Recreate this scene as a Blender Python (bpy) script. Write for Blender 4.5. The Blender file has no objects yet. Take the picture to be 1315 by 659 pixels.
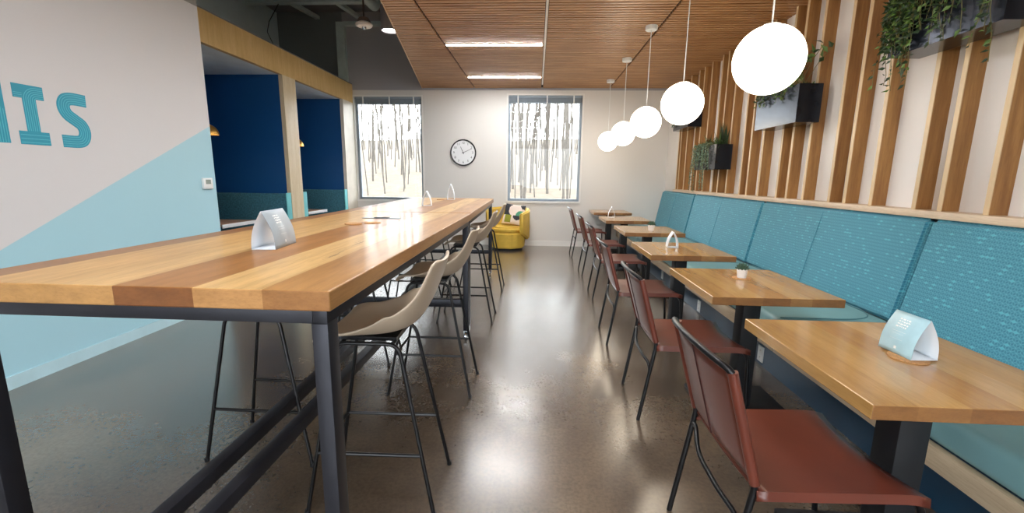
import bpy, bmesh, math, random
from mathutils import Vector, Matrix
random.seed(7)
sc = bpy.context.scene
COL = sc.collection
PI = math.pi

# ------------------------------------------------------------------ camera
cam_d = bpy.data.cameras.new('camera')
cam = bpy.data.objects.new('camera', cam_d)
COL.objects.link(cam)
F, W, H = 562.936, 1315.0, 659.0
cam_d.sensor_width = 36.0
cam_d.lens = F / W * 36.0
cam_d.clip_start = 0.02
cam_d.clip_end = 400
def _ray(px, py):
    return Vector((px - W / 2, -(py - H / 2), -F))
vy = _ray(689, 228).normalized()
vz = -_ray(620, 3440).normalized()
vz = (vz - vz.dot(vy) * vy).normalized()
vx = vy.cross(vz)
rot = Matrix((vx, vy, vz))          # world = rot @ camera
cam.matrix_world = Matrix.Translation((0, 0, 1.36)) @ rot.to_4x4()
sc.camera = cam

# ------------------------------------------------------------------ material helpers
def lin(c):
    return tuple((x / 12.92 if x <= 0.04045 else ((x + 0.055) / 1.055) ** 2.4) for x in c)
def rgb(h):
    h = h.lstrip('#')
    return lin(tuple(int(h[i:i + 2], 16) / 255 for i in (0, 2, 4))) + (1.0,)

class NT:
    def __init__(s, name):
        s.m = bpy.data.materials.new(name)
        s.m.use_nodes = True
        s.t = s.m.node_tree
        s.b = s.t.nodes['Principled BSDF']
    def n(s, typ, **kw):
        nd = s.t.nodes.new(typ)
        for k, v in kw.items():
            if k.startswith('i_'):
                key = k[2:]
                key = int(key) if key.isdigit() else key.replace('_', ' ')
                nd.inputs[key].default_value = v
            else:
                setattr(nd, k, v)
        return nd
    def l(s, a, b):
        s.t.links.new(a, b)
    def math(s, op, a, b=None, c=None):
        nd = s.n('ShaderNodeMath', operation=op)
        for i, v in enumerate((a, b, c)):
            if v is None: continue
            if isinstance(v, (int, float)): nd.inputs[i].default_value = v
            else: s.l(v, nd.inputs[i])
        return nd.outputs[0]
    def vmath(s, op, a, b=None):
        nd = s.n('ShaderNodeVectorMath', operation=op)
        for i, v in enumerate((a, b)):
            if v is None: continue
            if isinstance(v, (tuple, list)): nd.inputs[i].default_value = v
            else: s.l(v, nd.inputs[i])
        return nd
    def obj(s):
        return s.n('ShaderNodeTexCoord').outputs['Object']
    def noise(s, vec, scale, detail=3, rough=0.5, stretch=None):
        if stretch:
            mp = s.n('ShaderNodeMapping')
            mp.inputs['Scale'].default_value = stretch
            s.l(vec, mp.inputs['Vector']); vec = mp.outputs[0]
        nd = s.n('ShaderNodeTexNoise')
        nd.inputs['Scale'].default_value = scale
        nd.inputs['Detail'].default_value = detail
        nd.inputs['Roughness'].default_value = rough
        s.l(vec, nd.inputs['Vector'])
        return nd.outputs['Fac']
    def ramp(s, fac, stops, interp='LINEAR'):
        nd = s.n('ShaderNodeValToRGB')
        cr = nd.color_ramp
        cr.interpolation = interp
        while len(cr.elements) < len(stops): cr.elements.new(0.5)
        for e, (p, c) in zip(cr.elements, stops):
            e.position = p; e.color = c
        s.l(fac, nd.inputs[0])
        return nd.outputs[0]
    def mix(s, fac, a, b, mode='MIX'):
        nd = s.n('ShaderNodeMix', data_type='RGBA', blend_type=mode)
        for idx, v in ((0, fac), (6, a), (7, b)):
            if isinstance(v, (int, float)): nd.inputs[idx].default_value = v
            elif isinstance(v, tuple): nd.inputs[idx].default_value = v
            else: s.l(v, nd.inputs[idx])
        return nd.outputs[2]
    def bump(s, h, strength=0.1, dist=0.01):
        nd = s.n('ShaderNodeBump')
        nd.inputs['Strength'].default_value = strength
        nd.inputs['Distance'].default_value = dist
        s.l(h, nd.inputs['Height'])
        s.l(nd.outputs[0], s.b.inputs['Normal'])
    def set(s, **kw):
        for k, v in kw.items():
            s.b.inputs[k.replace('_', ' ')].default_value = v
        return s

def plain(name, col, rough=0.5, metal=0.0, var=0.06, scale=6.0, bumpy=0.0, **kw):
    s = NT(name)
    c = rgb(col)
    f = s.noise(s.obj(), scale, 3)
    a = tuple(min(1, x * (1 - var)) for x in c[:3]) + (1,)
    b = tuple(min(1, x * (1 + var)) for x in c[:3]) + (1,)
    s.l(s.ramp(f, [(0.3, a), (0.7, b)]), s.b.inputs['Base Color'])
    s.set(Roughness=rough, Metallic=metal)
    for k, v in kw.items(): s.b.inputs[k.replace('_', ' ')].default_value = v
    if bumpy: s.bump(s.noise(s.obj(), scale * 30, 2), bumpy, 0.002)
    return s.m

def emit(name, col, strength):
    s = NT(name)
    s.set(Base_Color=rgb(col), Emission_Color=rgb(col), Emission_Strength=strength, Roughness=0.4)
    return s.m

def wood(name, dark, light, stretch=(14, 0.9, 14), rough=0.3, planks=None, axis='X', grain=0.35, coat=0.0, cracks=False):
    """planks: list of (position 0..1, hex) over +-1 m of the object's axis -> constant ramp"""
    s = NT(name)
    o = s.obj()
    f = s.noise(o, 2.2, 5, 0.6, stretch)
    w = s.noise(o, 7.0, 4, 0.7, tuple(v * 2.2 for v in stretch))
    if planks:
        sx = s.n('ShaderNodeSeparateXYZ'); s.l(o, sx.inputs[0])
        t = s.math('MULTIPLY_ADD', sx.outputs[axis], 0.5, 0.5)
        base = s.ramp(t, [(p, rgb(c)) for p, c in planks], 'CONSTANT')
        g = s.ramp(f, [(0.25, (1 - grain, 1 - grain * 1.1, 1 - grain * 1.25, 1)), (0.62, (1.0, 1.0, 1.0, 1))])
        c = s.mix(1.0, base, g, 'MULTIPLY')
    else:
        c = s.ramp(f, [(0.28, rgb(dark)), (0.68, rgb(light))])
    g2 = s.ramp(w, [(0.3, (0.78, 0.74, 0.7, 1)), (0.55, (1, 1, 1, 1))])
    c = s.mix(0.7, c, g2, 'MULTIPLY')
    if cracks:   # dark natural splits in two of the planks
        k = s.noise(o, 1.6, 6, 0.75, (11, 0.55, 11))
        k = s.math('MULTIPLY', s.math('GREATER_THAN', k, 0.66), s.math('ADD', s.math('COMPARE', t, 0.43, 0.05), s.math('COMPARE', t, 0.66, 0.06)))
        c = s.mix(s.math('MULTIPLY', k, 0.75), c, rgb('#5a3a20'))
    s.l(c, s.b.inputs['Base Color'])
    s.set(Roughness=rough)
    s.b.inputs['Coat Weight'].default_value = coat
    s.b.inputs['Coat Roughness'].default_value = 0.12
    s.bump(w, 0.04, 0.002)
    return s.m

M = {}
M['white'] = plain('white_paint', '#dcd8d4', 0.6, var=0.015)
M['white_trim'] = plain('white_trim', '#e6e4e0', 0.45, var=0.01)
M['grey_paint'] = plain('grey_paint', '#a09fa4', 0.7, var=0.03)
M['teal_grey'] = plain('teal_grey_paint', '#c6d0d1', 0.7, var=0.03)
M['dark_deck'] = plain('dark_deck', '#7e7e82', 0.8, var=0.1)
M['pale_steel'] = plain('pale_steel', '#c2d2d0', 0.5, var=0.1)
M['navy'] = plain('navy_paint', '#0b4c86', 0.5, var=0.02)
M['base_blue'] = plain('bench_base_blue', '#1f3f57', 0.28, var=0.06)
M['steel'] = plain('dark_steel', '#303138', 0.42, 0.55, var=0.12, scale=9)
M['black_metal'] = plain('black_metal', '#141417', 0.32, 0.3, var=0.1)
M['chrome'] = plain('chrome', '#c6cacd', 0.2, 1.0, var=0.03)
M['black'] = plain('black_matte', '#0c0e14', 0.65, var=0.1)
M['shell'] = plain('beige_shell', '#bcab96', 0.42, var=0.02)
M['leather'] = plain('brown_leather', '#622f22', 0.33, var=0.16, scale=5, bumpy=0.06)
M['stitch'] = plain('dark_stitch', '#3c1a16', 0.6)
M['cork'] = plain('cork', '#b98a5a', 0.8, var=0.25, scale=180)
M['paper'] = plain('white_card', '#dfe4ea', 0.35, var=0.02)
M['plastic'] = plain('white_plastic', '#e4e6e6', 0.4, var=0.02)
M['outlet_dark'] = plain('outlet_slot', '#4a4d50', 0.5)
M['screen'] = plain('grey_screen', '#8f9a92', 0.25)
M['alu'] = plain('window_aluminium', '#8d98a2', 0.4, 0.4, var=0.05)
M['blind'] = plain('blind_blue_grey', '#8b98a4', 0.5, var=0.05)
M['planter'] = plain('planter_metal', '#2b313b', 0.22, 0.6, var=0.15, scale=8)
M['soil'] = plain('soil', '#2a211a', 0.9, var=0.3, scale=60)
M['leaf_dark'] = plain('leaf_dark', '#2b4225', 0.45, var=0.35, scale=25)
M['leaf_mid'] = plain('leaf_mid', '#5f7f3c', 0.45, var=0.3, scale=25)
M['leaf_pale'] = plain('leaf_grey_green', '#7f9a80', 0.5, var=0.3, scale=40)
M['vine_stem'] = plain('vine_stem', '#6f6a3c', 0.6)
M['succ'] = plain('succulent_green', '#3f5a48', 0.5, var=0.3, scale=60)
M['pot'] = plain('white_pot', '#e2dcd6', 0.4, var=0.03)
M['yellow'] = plain('yellow_velvet', '#d8b54c', 0.65, var=0.1, scale=9, bumpy=0.05)
M['gold'] = plain('gold_metal', '#c79a4e', 0.3, 0.8, var=0.05)
M['seat_teal'] = plain('teal_vinyl', '#7ea9ad', 0.38, var=0.06, scale=3)
M['booth_teal'] = plain('booth_fabric', '#3a6f80', 0.85, var=0.3, scale=45)
M['edge_teal'] = plain('booth_edge', '#6fc4cc', 0.7, var=0.05)
M['bark'] = plain('grey_bark', '#55504a', 0.9, var=0.25, scale=14)
M['litter'] = plain('leaf_litter', '#584c3d', 0.95, var=0.3, scale=3)
M['letter'] = plain('teal_lettering', '#1f98b2', 0.5, var=0.03)
M['letter_line'] = plain('pale_teal_lines', '#54c0d2', 0.5, var=0.03)
M['white_edge'] = plain('pale_laminate', '#d9dde0', 0.4, var=0.02)
M['sensor'] = plain('sensor_plastic', '#f0e6e0', 0.4, var=0.04)
M['clock_face'] = plain('clock_face', '#e4e6e8', 0.35, var=0.01)
M['ink'] = plain('grey_ink', '#3a3d42', 0.6)
M['print_blue'] = plain('pale_blue_print', '#a9ccd6', 0.35, var=0.08, scale=18)
M['print_grey'] = plain('grey_print', '#a3aeb6', 0.35, var=0.06, scale=18)
M['print_white'] = plain('white_print', '#f2f3f0', 0.4)
M['globe'] = emit('glowing_globe', '#fff0d8', 4.5)
M['tube'] = emit('light_strip', '#ffffff', 66.0)
M['lamp_glow'] = emit('lamp_opening', '#ffeecf', 30.0)
M['down_glow'] = emit('downlight_lens', '#e6edf2', 6)

M['bar_top'] = wood('bar_top_planks', '', '', (9, 0.8, 9), 0.4, coat=0.15, grain=0.36, cracks=True, planks=[
    (0.0, '#9a6d44'), (0.2775, '#cfa468'), (0.4025, '#d2aa70'), (0.4825, '#a6733d'), (0.591, '#d4ad72'), (0.6875, '#b5854c')])
M['cafe_top'] = wood('cafe_top_planks', '', '', (9, 0.8, 9), 0.22, coat=0.35, grain=0.3, planks=[
    (0.0, '#b78d54'), (0.39, '#bf965a'), (0.46, '#b0844b'), (0.53, '#c8a066'), (0.585, '#b98e52')])
M['bar_end'] = wood('bar_end_grain', '', '', (6, 6, 14), 0.4, grain=0.3, planks=[
    (0.0, '#885a36'), (0.2775, '#b58850'), (0.4025, '#ba8c54'), (0.4825, '#805028'), (0.591, '#b78752'), (0.6875, '#9c6c3c')])
M['cafe_end'] = wood('cafe_end_grain', '', '', (6, 6, 14), 0.4, grain=0.3, planks=[
    (0.0, '#8c6034'), (0.39, '#96683a'), (0.46, '#875a30'), (0.53, '#a07444'), (0.585, '#8e6236')])
M['fin'] = wood('oak_fin', '#84582e', '#b0824a', (10, 10, 0.8), 0.5)
M['fin_lit_edge'] = plain('glare_fin_edge', '#d6bc94', 0.4, var=0.05)  # window glare on the oak fin fronts, painted in as a paler tan
M['ledge'] = wood('pale_ledge', '#cdb59a', '#dfcab0', (10, 0.9, 10), 0.4)
M['plinth'] = wood('bench_plinth_wood', '#c0a98c', '#d2bd9f', (10, 0.9, 10), 0.45)
M['booth_pale'] = wood('booth_pale_maple', '#d0bb94', '#dfcfb0', (12, 12, 0.8), 0.4)
M['booth_wood'] = wood('booth_maple', '#cca868', '#dcbc82', (12, 12, 0.8), 0.45)
M['booth_table'] = wood('booth_table_wood', '#8f6f58', '#a98a70', (9, 0.9, 9), 0.35)
M['slat'] = wood('ceiling_slat_wood', '#96683f', '#c49668', (0.9, 10, 10), 0.42)

# polished concrete
s = NT('polished_concrete')
o = s.obj()
f1 = s.noise(o, 0.9, 6, 0.62); f2 = s.noise(o, 7.0, 5, 0.7); f3 = s.noise(o, 60.0, 3, 0.6)
c = s.ramp(f1, [(0.3, rgb('#4d443c')), (0.5, rgb('#67594b')), (0.72, rgb('#85745f'))])
c = s.mix(0.22, c, s.ramp(f2, [(0.3, rgb('#8a8a8a')), (0.7, rgb('#ffffff'))]), 'MULTIPLY')
c = s.mix(0.35, c, s.ramp(f3, [(0.35, rgb('#a0a0a0')), (0.6, rgb('#ffffff'))]), 'MULTIPLY')
s.l(c, s.b.inputs['Base Color'])
s.b.inputs['Roughness'].default_value = 0.27
s.b.inputs['IOR'].default_value = 1.6
s.b.inputs['Coat Weight'].default_value = 0.75
s.b.inputs['Coat Roughness'].default_value = 0.21
s.b.inputs['Coat IOR'].default_value = 1.6
M['floor'] = s.m

# painted left wall: pale blue below a rising diagonal, grey above the picture line
s = NT('painted_left_wall')
sx = s.n('ShaderNodeSeparateXYZ'); s.l(s.obj(), sx.inputs[0])
y_, z_ = sx.outputs['Y'], sx.outputs['Z']
d = s.math('SUBTRACT', z_, s.math('MULTIPLY_ADD', y_, 0.4985, 0.877 - 0.4985 * 2.488))
c = s.mix(s.math('GREATER_THAN', d, 0.0), rgb('#a9d3e0'), rgb('#dad7d8'))
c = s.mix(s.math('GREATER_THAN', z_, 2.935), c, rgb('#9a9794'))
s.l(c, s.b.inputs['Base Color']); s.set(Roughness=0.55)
M['left_wall'] = s.m
# far wall: white with grey above
s = NT('painted_far_wall')
sx = s.n('ShaderNodeSeparateXYZ'); s.l(s.obj(), sx.inputs[0])
up = s.mix(s.math('GREATER_THAN', sx.outputs['X'], -3.76), rgb('#7b8385'), rgb('#aaa9af'))
c = s.mix(s.math('GREATER_THAN', sx.outputs['Z'], 2.995), rgb('#d9d6d2'), up)
s.l(c, s.b.inputs['Base Color']); s.set(Roughness=0.6)
M['far_wall'] = s.m

# tumbling-block fabric
s = NT('cube_pattern_fabric')
sx = s.n('ShaderNodeSeparateXYZ'); s.l(s.obj(), sx.inputs[0])
cb = s.n('ShaderNodeCombineXYZ'); s.l(sx.outputs['Y'], cb.inputs[0]); s.l(sx.outputs['Z'], cb.inputs[1])
p = s.vmath('MULTIPLY', cb.outputs[0], (37.0, 37.0, 0)).outputs[0]
R3 = math.sqrt(3)
def wrapc(v):
    nd = s.n('ShaderNodeVectorMath', operation='WRAP')
    s.l(v, nd.inputs[0]); nd.inputs[1].default_value = (0.5, R3 / 2, 1); nd.inputs[2].default_value = (-0.5, -R3 / 2, -1)
    return nd.outputs[0]
A = wrapc(p); B = wrapc(s.vmath('ADD', p, (0.5, R3 / 2, 0)).outputs[0])
la = s.vmath('LENGTH', A).outputs['Value']; lb = s.vmath('LENGTH', B).outputs['Value']
isA = s.math('LESS_THAN', la, lb)
mx = s.n('ShaderNodeMix', data_type='VECTOR')
s.l(isA, mx.inputs[0]); s.l(B, mx.inputs[4]); s.l(A, mx.inputs[5])
gv = mx.outputs[1]
def dot(v, d): return s.vmath('DOT_PRODUCT', v, d).outputs['Value']
d0 = dot(gv, (0, 1, 0)); d1 = dot(gv, (R3 / 2, -0.5, 0)); d2 = dot(gv, (-R3 / 2, -0.5, 0))
mxm = s.math('MAXIMUM', s.math('MAXIMUM', d0, d1), d2)
mnm = s.math('MINIMUM', s.math('MINIMUM', d0, d1), d2)
mid = s.math('SUBTRACT', 0.0, s.math('ADD', mxm, mnm))
spoke = s.math('LESS_THAN', s.math('SUBTRACT', mxm, mid), 0.075)
ab = s.vmath('ABSOLUTE', gv).outputs[0]
hx = s.math('MAXIMUM', dot(ab, (1, 0, 0)), dot(ab, (0.5, R3 / 2, 0)))
edge = s.math('GREATER_THAN', hx, 0.452)
line = s.math('MAXIMUM', spoke, edge)
cid = s.vmath('SUBTRACT', p, gv).outputs[0]
wn = s.n('ShaderNodeTexWhiteNoise', noise_dimensions='2D')
sn = s.n('ShaderNodeVectorMath', operation='SNAP'); s.l(s.vmath('ADD', cid, (0.01, 0.01, 0)).outputs[0], sn.inputs[0]); sn.inputs[1].default_value = (0.25, R3 / 4, 1)
s.l(sn.outputs[0], wn.inputs['Vector'])
top = s.math('GREATER_THAN', d0, s.math('MAXIMUM', d1, d2))
lft = s.math('GREATER_THAN', d2, s.math('MAXIMUM', d1, d0))
c = s.mix(top, rgb('#307d93'), rgb('#358399'))
c = s.mix(s.math('MULTIPLY', lft, 0.9), c, rgb('#2d7890'))
c = s.mix(s.math('MULTIPLY', s.math('GREATER_THAN', wn.outputs['Value'], 0.87), top), c, rgb('#4fa8ba'))
c = s.mix(s.math('MULTIPLY', line, 0.55), c, rgb('#66b4c6'))
s.l(c, s.b.inputs['Base Color']); s.set(Roughness=0.7)
s.b.inputs['Sheen Weight'].default_value = 0.2
s.bump(s.noise(s.obj(), 400, 2), 0.1, 0.001)
M['cube_fabric'] = s.m

# abstract cushion pattern (blocks of black, blush, green and olive)
# glass
s = NT('window_glass')
t = s.t; t.nodes.remove(s.b)
tr = s.n('ShaderNodeBsdfTransparent'); gl = s.n('ShaderNodeBsdfGlossy'); gl.inputs['Roughness'].default_value = 0.02
tr.inputs[0].default_value = (0.97, 0.985, 0.985, 1)
ms = s.n('ShaderNodeMixShader'); fr = s.n('ShaderNodeFresnel'); fr.inputs[0].default_value = 1.3
s.l(fr.outputs[0], ms.inputs[0]); s.l(tr.outputs[0], ms.inputs[1]); s.l(gl.outputs[0], ms.inputs[2])
s.l(ms.outputs[0], t.nodes['Material Output'].inputs[0])
M['glass'] = s.m

# ------------------------------------------------------------------ geometry helpers
def link(name, me, parent=None):
    o = bpy.data.objects.new(name, me)
    COL.objects.link(o)
    if parent is not None: o.parent = parent
    return o
def build(name, bm, mat, parent=None, smooth=True, angle=40, loc=None):
    me = bpy.data.meshes.new(name)
    bmesh.ops.recalc_face_normals(bm, faces=bm.faces)
    bm.to_mesh(me); bm.free()
    for m in (mat if isinstance(mat, (list, tuple)) else [mat]): me.materials.append(m)
    if smooth:
        for p in me.polygons: p.use_smooth = True
        me.set_sharp_from_angle(angle=math.radians(angle))
    o = link(name, me, parent)
    if loc is not None: o.location = loc
    return o
def tag(o, label=None, cat=None, group=None, kind=None):
    if label: o['label'] = label
    if cat: o['category'] = cat
    if group: o['group'] = group
    if kind: o['kind'] = kind
    return o
def thing(name, label, cat, loc=(0, 0, 0), rz=0.0, group=None):
    o = link(name, None)
    o.location = loc; o.rotation_euler = (0, 0, rz)
    return tag(o, label, cat, group)
def children(o): return [c for c in bpy.data.objects if c.parent == o]
def dup(o, parent=None, kids=None):
    kids = kids if kids is not None else KIDS
    c = o.copy(); COL.objects.link(c); c.parent = parent
    for ch in kids.get(o.name, []): dup(ch, c, kids)
    return c
KIDS = {}
def index_kids():
    KIDS.clear()
    for x in bpy.data.objects:
        if x.parent: KIDS.setdefault(x.parent.name, []).append(x)
def BM(): return bmesh.new()
def box(bm, x0, x1, y0, y1, z0, z1, bev=0.0, seg=2, mi=0):
    vs = [bm.verts.new((x, y, z)) for x in (x0, x1) for y in (y0, y1) for z in (z0, z1)]
    q = [(0, 1, 3, 2), (4, 6, 7, 5), (0, 4, 5, 1), (2, 3, 7, 6), (0, 2, 6, 4), (1, 5, 7, 3)]
    fs = [bm.faces.new([vs[i] for i in f]) for f in q]
    for f in fs: f.material_index = mi
    if bev > 0:
        es = list({e for f in fs for e in f.edges})
        r = bmesh.ops.bevel(bm, geom=es, offset=bev, segments=seg, affect='EDGES', profile=0.5)
        for f in r['faces']: f.material_index = mi
    return fs
def ends(fs):
    fs[2].material_index = 1; fs[3].material_index = 1
def soften(o, w):
    m = o.modifiers.new('bevel', 'BEVEL'); m.width = w; m.segments = 2; m.limit_method = 'ANGLE'
def tube(bm, pts, r, seg=10, cap=True, closed=False, mi=0):
    pts = [Vector(p) for p in pts]
    n = len(pts); rings = []
    rs = r if isinstance(r, (list, tuple)) else [r] * n
    up = None
    for i, p in enumerate(pts):
        if closed: t = (pts[(i + 1) % n] - pts[i - 1]).normalized()
        elif i == 0: t = (pts[1] - p).normalized()
        elif i == n - 1: t = (p - pts[i - 1]).normalized()
        else: t = ((pts[i + 1] - p).normalized() + (p - pts[i - 1]).normalized()).normalized()
        if up is None:
            a = Vector((0, 0, 1)) if abs(t.z) < 0.9 else Vector((1, 0, 0))
            up = (a - a.dot(t) * t).normalized()
        else:
            up = (up - up.dot(t) * t).normalized()
        sd = t.cross(up)
        rings.append([bm.verts.new(p + rs[i] * (math.cos(2 * PI * k / seg) * up + math.sin(2 * PI * k / seg) * sd)) for k in range(seg)])
    m = n if closed else n - 1
    for i in range(m):
        a, b = rings[i], rings[(i + 1) % n]
        for k in range(seg):
            f = bm.faces.new((a[k], a[(k + 1) % seg], b[(k + 1) % seg], b[k])); f.material_index = mi
    if cap and not closed:
        bm.faces.new(rings[0][::-1]).material_index = mi
        bm.faces.new(rings[-1]).material_index = mi
def bend(pts, r, n=5):
    """round the corners of a polyline"""
    pts = [Vector(p) for p in pts]
    out = [pts[0]]
    for a, b, c in zip(pts, pts[1:], pts[2:]):
        d1 = (a - b); d2 = (c - b)
        k = min(r, d1.length * 0.49, d2.length * 0.49)
        p, q = b + d1.normalized() * k, b + d2.normalized() * k
        for i in range(n + 1):
            t = i / n
            out.append((1 - t) ** 2 * p + 2 * t * (1 - t) * b + t * t * q)
    out.append(pts[-1])
    return out
def lathe(bm, prof, seg=32, c=(0, 0, 0), mi=0):
    rings = []
    for r, z in prof:
        if r < 1e-5: rings.append([bm.verts.new((c[0], c[1], c[2] + z))])
        else: rings.append([bm.verts.new((c[0] + r * math.cos(2 * PI * k / seg), c[1] + r * math.sin(2 * PI * k / seg), c[2] + z)) for k in range(seg)])
    for a, b in zip(rings, rings[1:]):
        for k in range(seg):
            va = [a[k % len(a)], a[(k + 1) % len(a)]] if len(a) > 1 else [a[0]]
            vb = [b[(k + 1) % len(b)], b[k % len(b)]] if len(b) > 1 else [b[0]]
            if len(va) + len(vb) > 2: bm.faces.new(va + vb).material_index = mi
def prism(bm, poly, axis, a, b, mi=0):
    """extrude a 2-D polygon along an axis; poly coords fill the other two axes in xyz order"""
    def P(u, v, w):
        return {'X': (w, u, v), 'Y': (u, w, v), 'Z': (u, v, w)}[axis]
    A_ = [bm.verts.new(P(u, v, a)) for u, v in poly]; B_ = [bm.verts.new(P(u, v, b)) for u, v in poly]
    n = len(poly); fs = [bm.faces.new(A_), bm.faces.new(B_[::-1])]
    for i in range(n): fs.append(bm.faces.new((A_[i], A_[(i + 1) % n], B_[(i + 1) % n], B_[i])))
    for f in fs: f.material_index = mi
    return fs
def ribbon(bm, path, w, x, th, mi=0):
    """flat stroke in the YZ plane along path [(y,z)], thickness th towards +x from x"""
    n = len(path); L, R = [], []
    for i in range(n):
        a = Vector(path[max(i - 1, 0)]); b = Vector(path[min(i + 1, n - 1)])
        t = (b - a).normalized(); nn = Vector((-t.y, t.x)); p = Vector(path[i])
        L.append(p + nn * w / 2); R.append(p - nn * w / 2)
    v = [[bm.verts.new((xx, q.x, q.y)) for q in side] for side in (L, R) for xx in (x, x + th)]
    for i in range(n - 1):
        for a, b in ((v[0], v[1]), (v[1], v[3]), (v[3], v[2]), (v[2], v[0])):
            bm.faces.new((a[i], a[i + 1], b[i + 1], b[i])).material_index = mi
    for i in (0, n - 1):
        bm.faces.new((v[0][i], v[1][i], v[3][i], v[2][i])).material_index = mi
def structure(name, bm, mat, parent=None, **kw):
    o = build(name, bm, mat, parent, **kw)
    if parent is None: o['kind'] = 'structure'
    return o

# ================================================================== THE ROOM
XL, XR, YF, YB = -3.292, 2.605, 8.8, -3.4
ZC = 3.03
b = BM(); box(b, -5.4, 3.0, YB - 0.2, YF + 0.2, -0.2, 0.0); structure('floor', b, M['floor'], smooth=False)

# left wall up to where the booths begin, and its skirting
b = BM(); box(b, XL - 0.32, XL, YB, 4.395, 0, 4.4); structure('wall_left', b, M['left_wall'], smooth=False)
b = BM(); box(b, XL, XL + 0.012, YB, 4.395, 0.0, 0.085); structure('baseboard_left', b, plain('blue_skirting', '#b9d9e2', 0.5), smooth=False)
# wall above and behind the booths
b = BM(); box(b, -5.25, -5.02, 4.395, YF, 0, 4.4); structure('wall_booth_back', b, M['teal_grey'], smooth=False)
b = BM(); box(b, -5.02, XL - 0.32, 4.25, 4.395, 0, 4.4); structure('wall_booth_end', b, M['navy'], smooth=False)

# far wall with two window openings
WA = (-3.60, -2.265, 0.885, 2.875)
WB = (-0.572, 0.848, 0.895, 2.905)
b = BM()
t0, t1 = YF, YF + 0.2
for x0, x1, z0, z1 in ((-5.25, WA[0], 0, 4.4), (WA[1], WB[0], 0, 4.4), (WB[1], 2.9, 0, 4.4),
                       (WA[0], WA[1], 0, WA[2]), (WA[0], WA[1], WA[3], 4.4), (WB[0], WB[1], 0, WB[2]), (WB[0], WB[1], WB[3], 4.4)):
    box(b, x0, x1, t0, t1, z0, z1)
structure('wall_far', b, M['far_wall'], smooth=False)
b = BM(); box(b, -3.6, 2.47, YF - 0.014, YF, 0.0, 0.1); structure('baseboard_far', b, M['white_trim'], smooth=False)
# white corner return beside the fins
b = BM(); box(b, 2.502, 2.9, 8.16, YF, 0, ZC); structure('wall_corner', b, M['white'], smooth=False)
# pilaster above the booths
b = BM(); box(b, -3.84, -3.685, YF - 0.1, YF, 3.1, 4.2); structure('pilaster', b, M['pale_steel'], smooth=False)

def window(name, w):
    x0, x1, z0, z1 = w
    root = link(name, None); root['kind'] = 'structure'
    b = BM(); f = 0.045; ya, yb = YF + 0.07, YF + 0.13
    box(b, x0, x0 + f, ya, yb, z0, z1); box(b, x1 - f, x1, ya, yb, z0, z1)
    box(b, x0 + f, x1 - f, ya, yb, z0, z0 + f); box(b, x0 + f, x1 - f, ya, yb, z1 - f, z1)
    build('window_frame', b, M['alu'], root, smooth=False)
    b = BM(); box(b, x0 + f, x1 - f, YF + 0.097, YF + 0.103, z0 + f, z1 - f); build('pane', b, M['glass'], root, smooth=False)
    b = BM(); box(b, x0 - 0.02, x1 + 0.02, YF - 0.03, YF + 0.07, z0 - 0.035, z0); build('window_sill', b, M['white_trim'], root, smooth=False)
    b = BM()
    box(b, x0 - 0.03, x0, YF - 0.008, YF, z0, z1 + 0.03); box(b, x1, x1 + 0.03, YF - 0.008, YF, z0, z1 + 0.03); box(b, x0, x1, YF - 0.008, YF, z1, z1 + 0.03)
    build('casing', b, M['white_trim'], root, smooth=False)
    return root
window('window_1', WA); window('window_2', WB)
def blind(w, label):
    x0, x1, z0, z1 = w
    t = thing('window_blind', label, 'blind', ((x0 + x1) / 2, YF + 0.035, z1 - 0.15), 0, 'raised blinds at the windows')
    hw = (x1 - x0) / 2 - 0.012
    b = BM(); box(b, -hw, hw, -0.025, 0.025, 0.105, 0.15, 0.003); build('headrail', b, M['blind'], t)
    b = BM()
    for k in range(9): box(b, -hw + 0.01, hw - 0.01, -0.024, 0.024, 0.03 + k * 0.0082, 0.034 + k * 0.0082)
    build('slat_stack', b, M['blind'], t, smooth=False)
    b = BM(); box(b, -hw + 0.01, hw - 0.01, -0.024, 0.024, 0.008, 0.028, 0.003); build('bottom_rail', b, M['blind'], t)
    for fx in (-0.75, 0.05, 0.78):
        b = BM(); box(b, fx * hw - 0.012, fx * hw + 0.012, -0.034, -0.026, 0.0, 0.15, 0.002); build('bracket', b, M['plastic'], t)
blind(WA, 'grey blue blind pulled up at the top of the window by the booths')
blind(WB, 'grey blue blind pulled up at the top of the window right of the clock')

# right wall: white, with oak fins standing out from it
rw = BM(); box(rw, XR, XR + 0.2, YB, YF, 0, ZC + 0.02)
wr = structure('wall_right', rw, plain('bright_white_paint', '#efedec', 0.5, var=0.01), smooth=False)
base = [2.572, 2.859, 3.049]
fin_y = [8.01, 8.125, 7.708, 7.344, 7.128, 6.838, 6.474, 6.281, 6.002, 5.61, 5.425, 5.144, 4.758, 4.569, 4.288, 3.913, 3.72, 3.436, 3.049, 2.859, 2.572, 2.19, 2.0, 1.715, 1.33, 1.14, 0.86]
for i, y in enumerate(fin_y):
    b = BM(); box(b, 2.505, 2.606, y, y + 0.03, 1.18, ZC - 0.002)
    o = build('wood_fin', b, M['fin'], wr, smooth=False)
    b = BM(); box(b, 2.5, 2.5055, y, y + 0.03, 1.18, ZC - 0.002)
    build('edge_strip', b, M['fin_lit_edge'], o, smooth=False)  # front of the same oak, coloured lighter for the glare
b = BM(); box(b, 2.452, XR, -1.0, 8.14, 1.138, 1.183, 0.004); structure('trim_1', b, M['ledge'])

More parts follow.
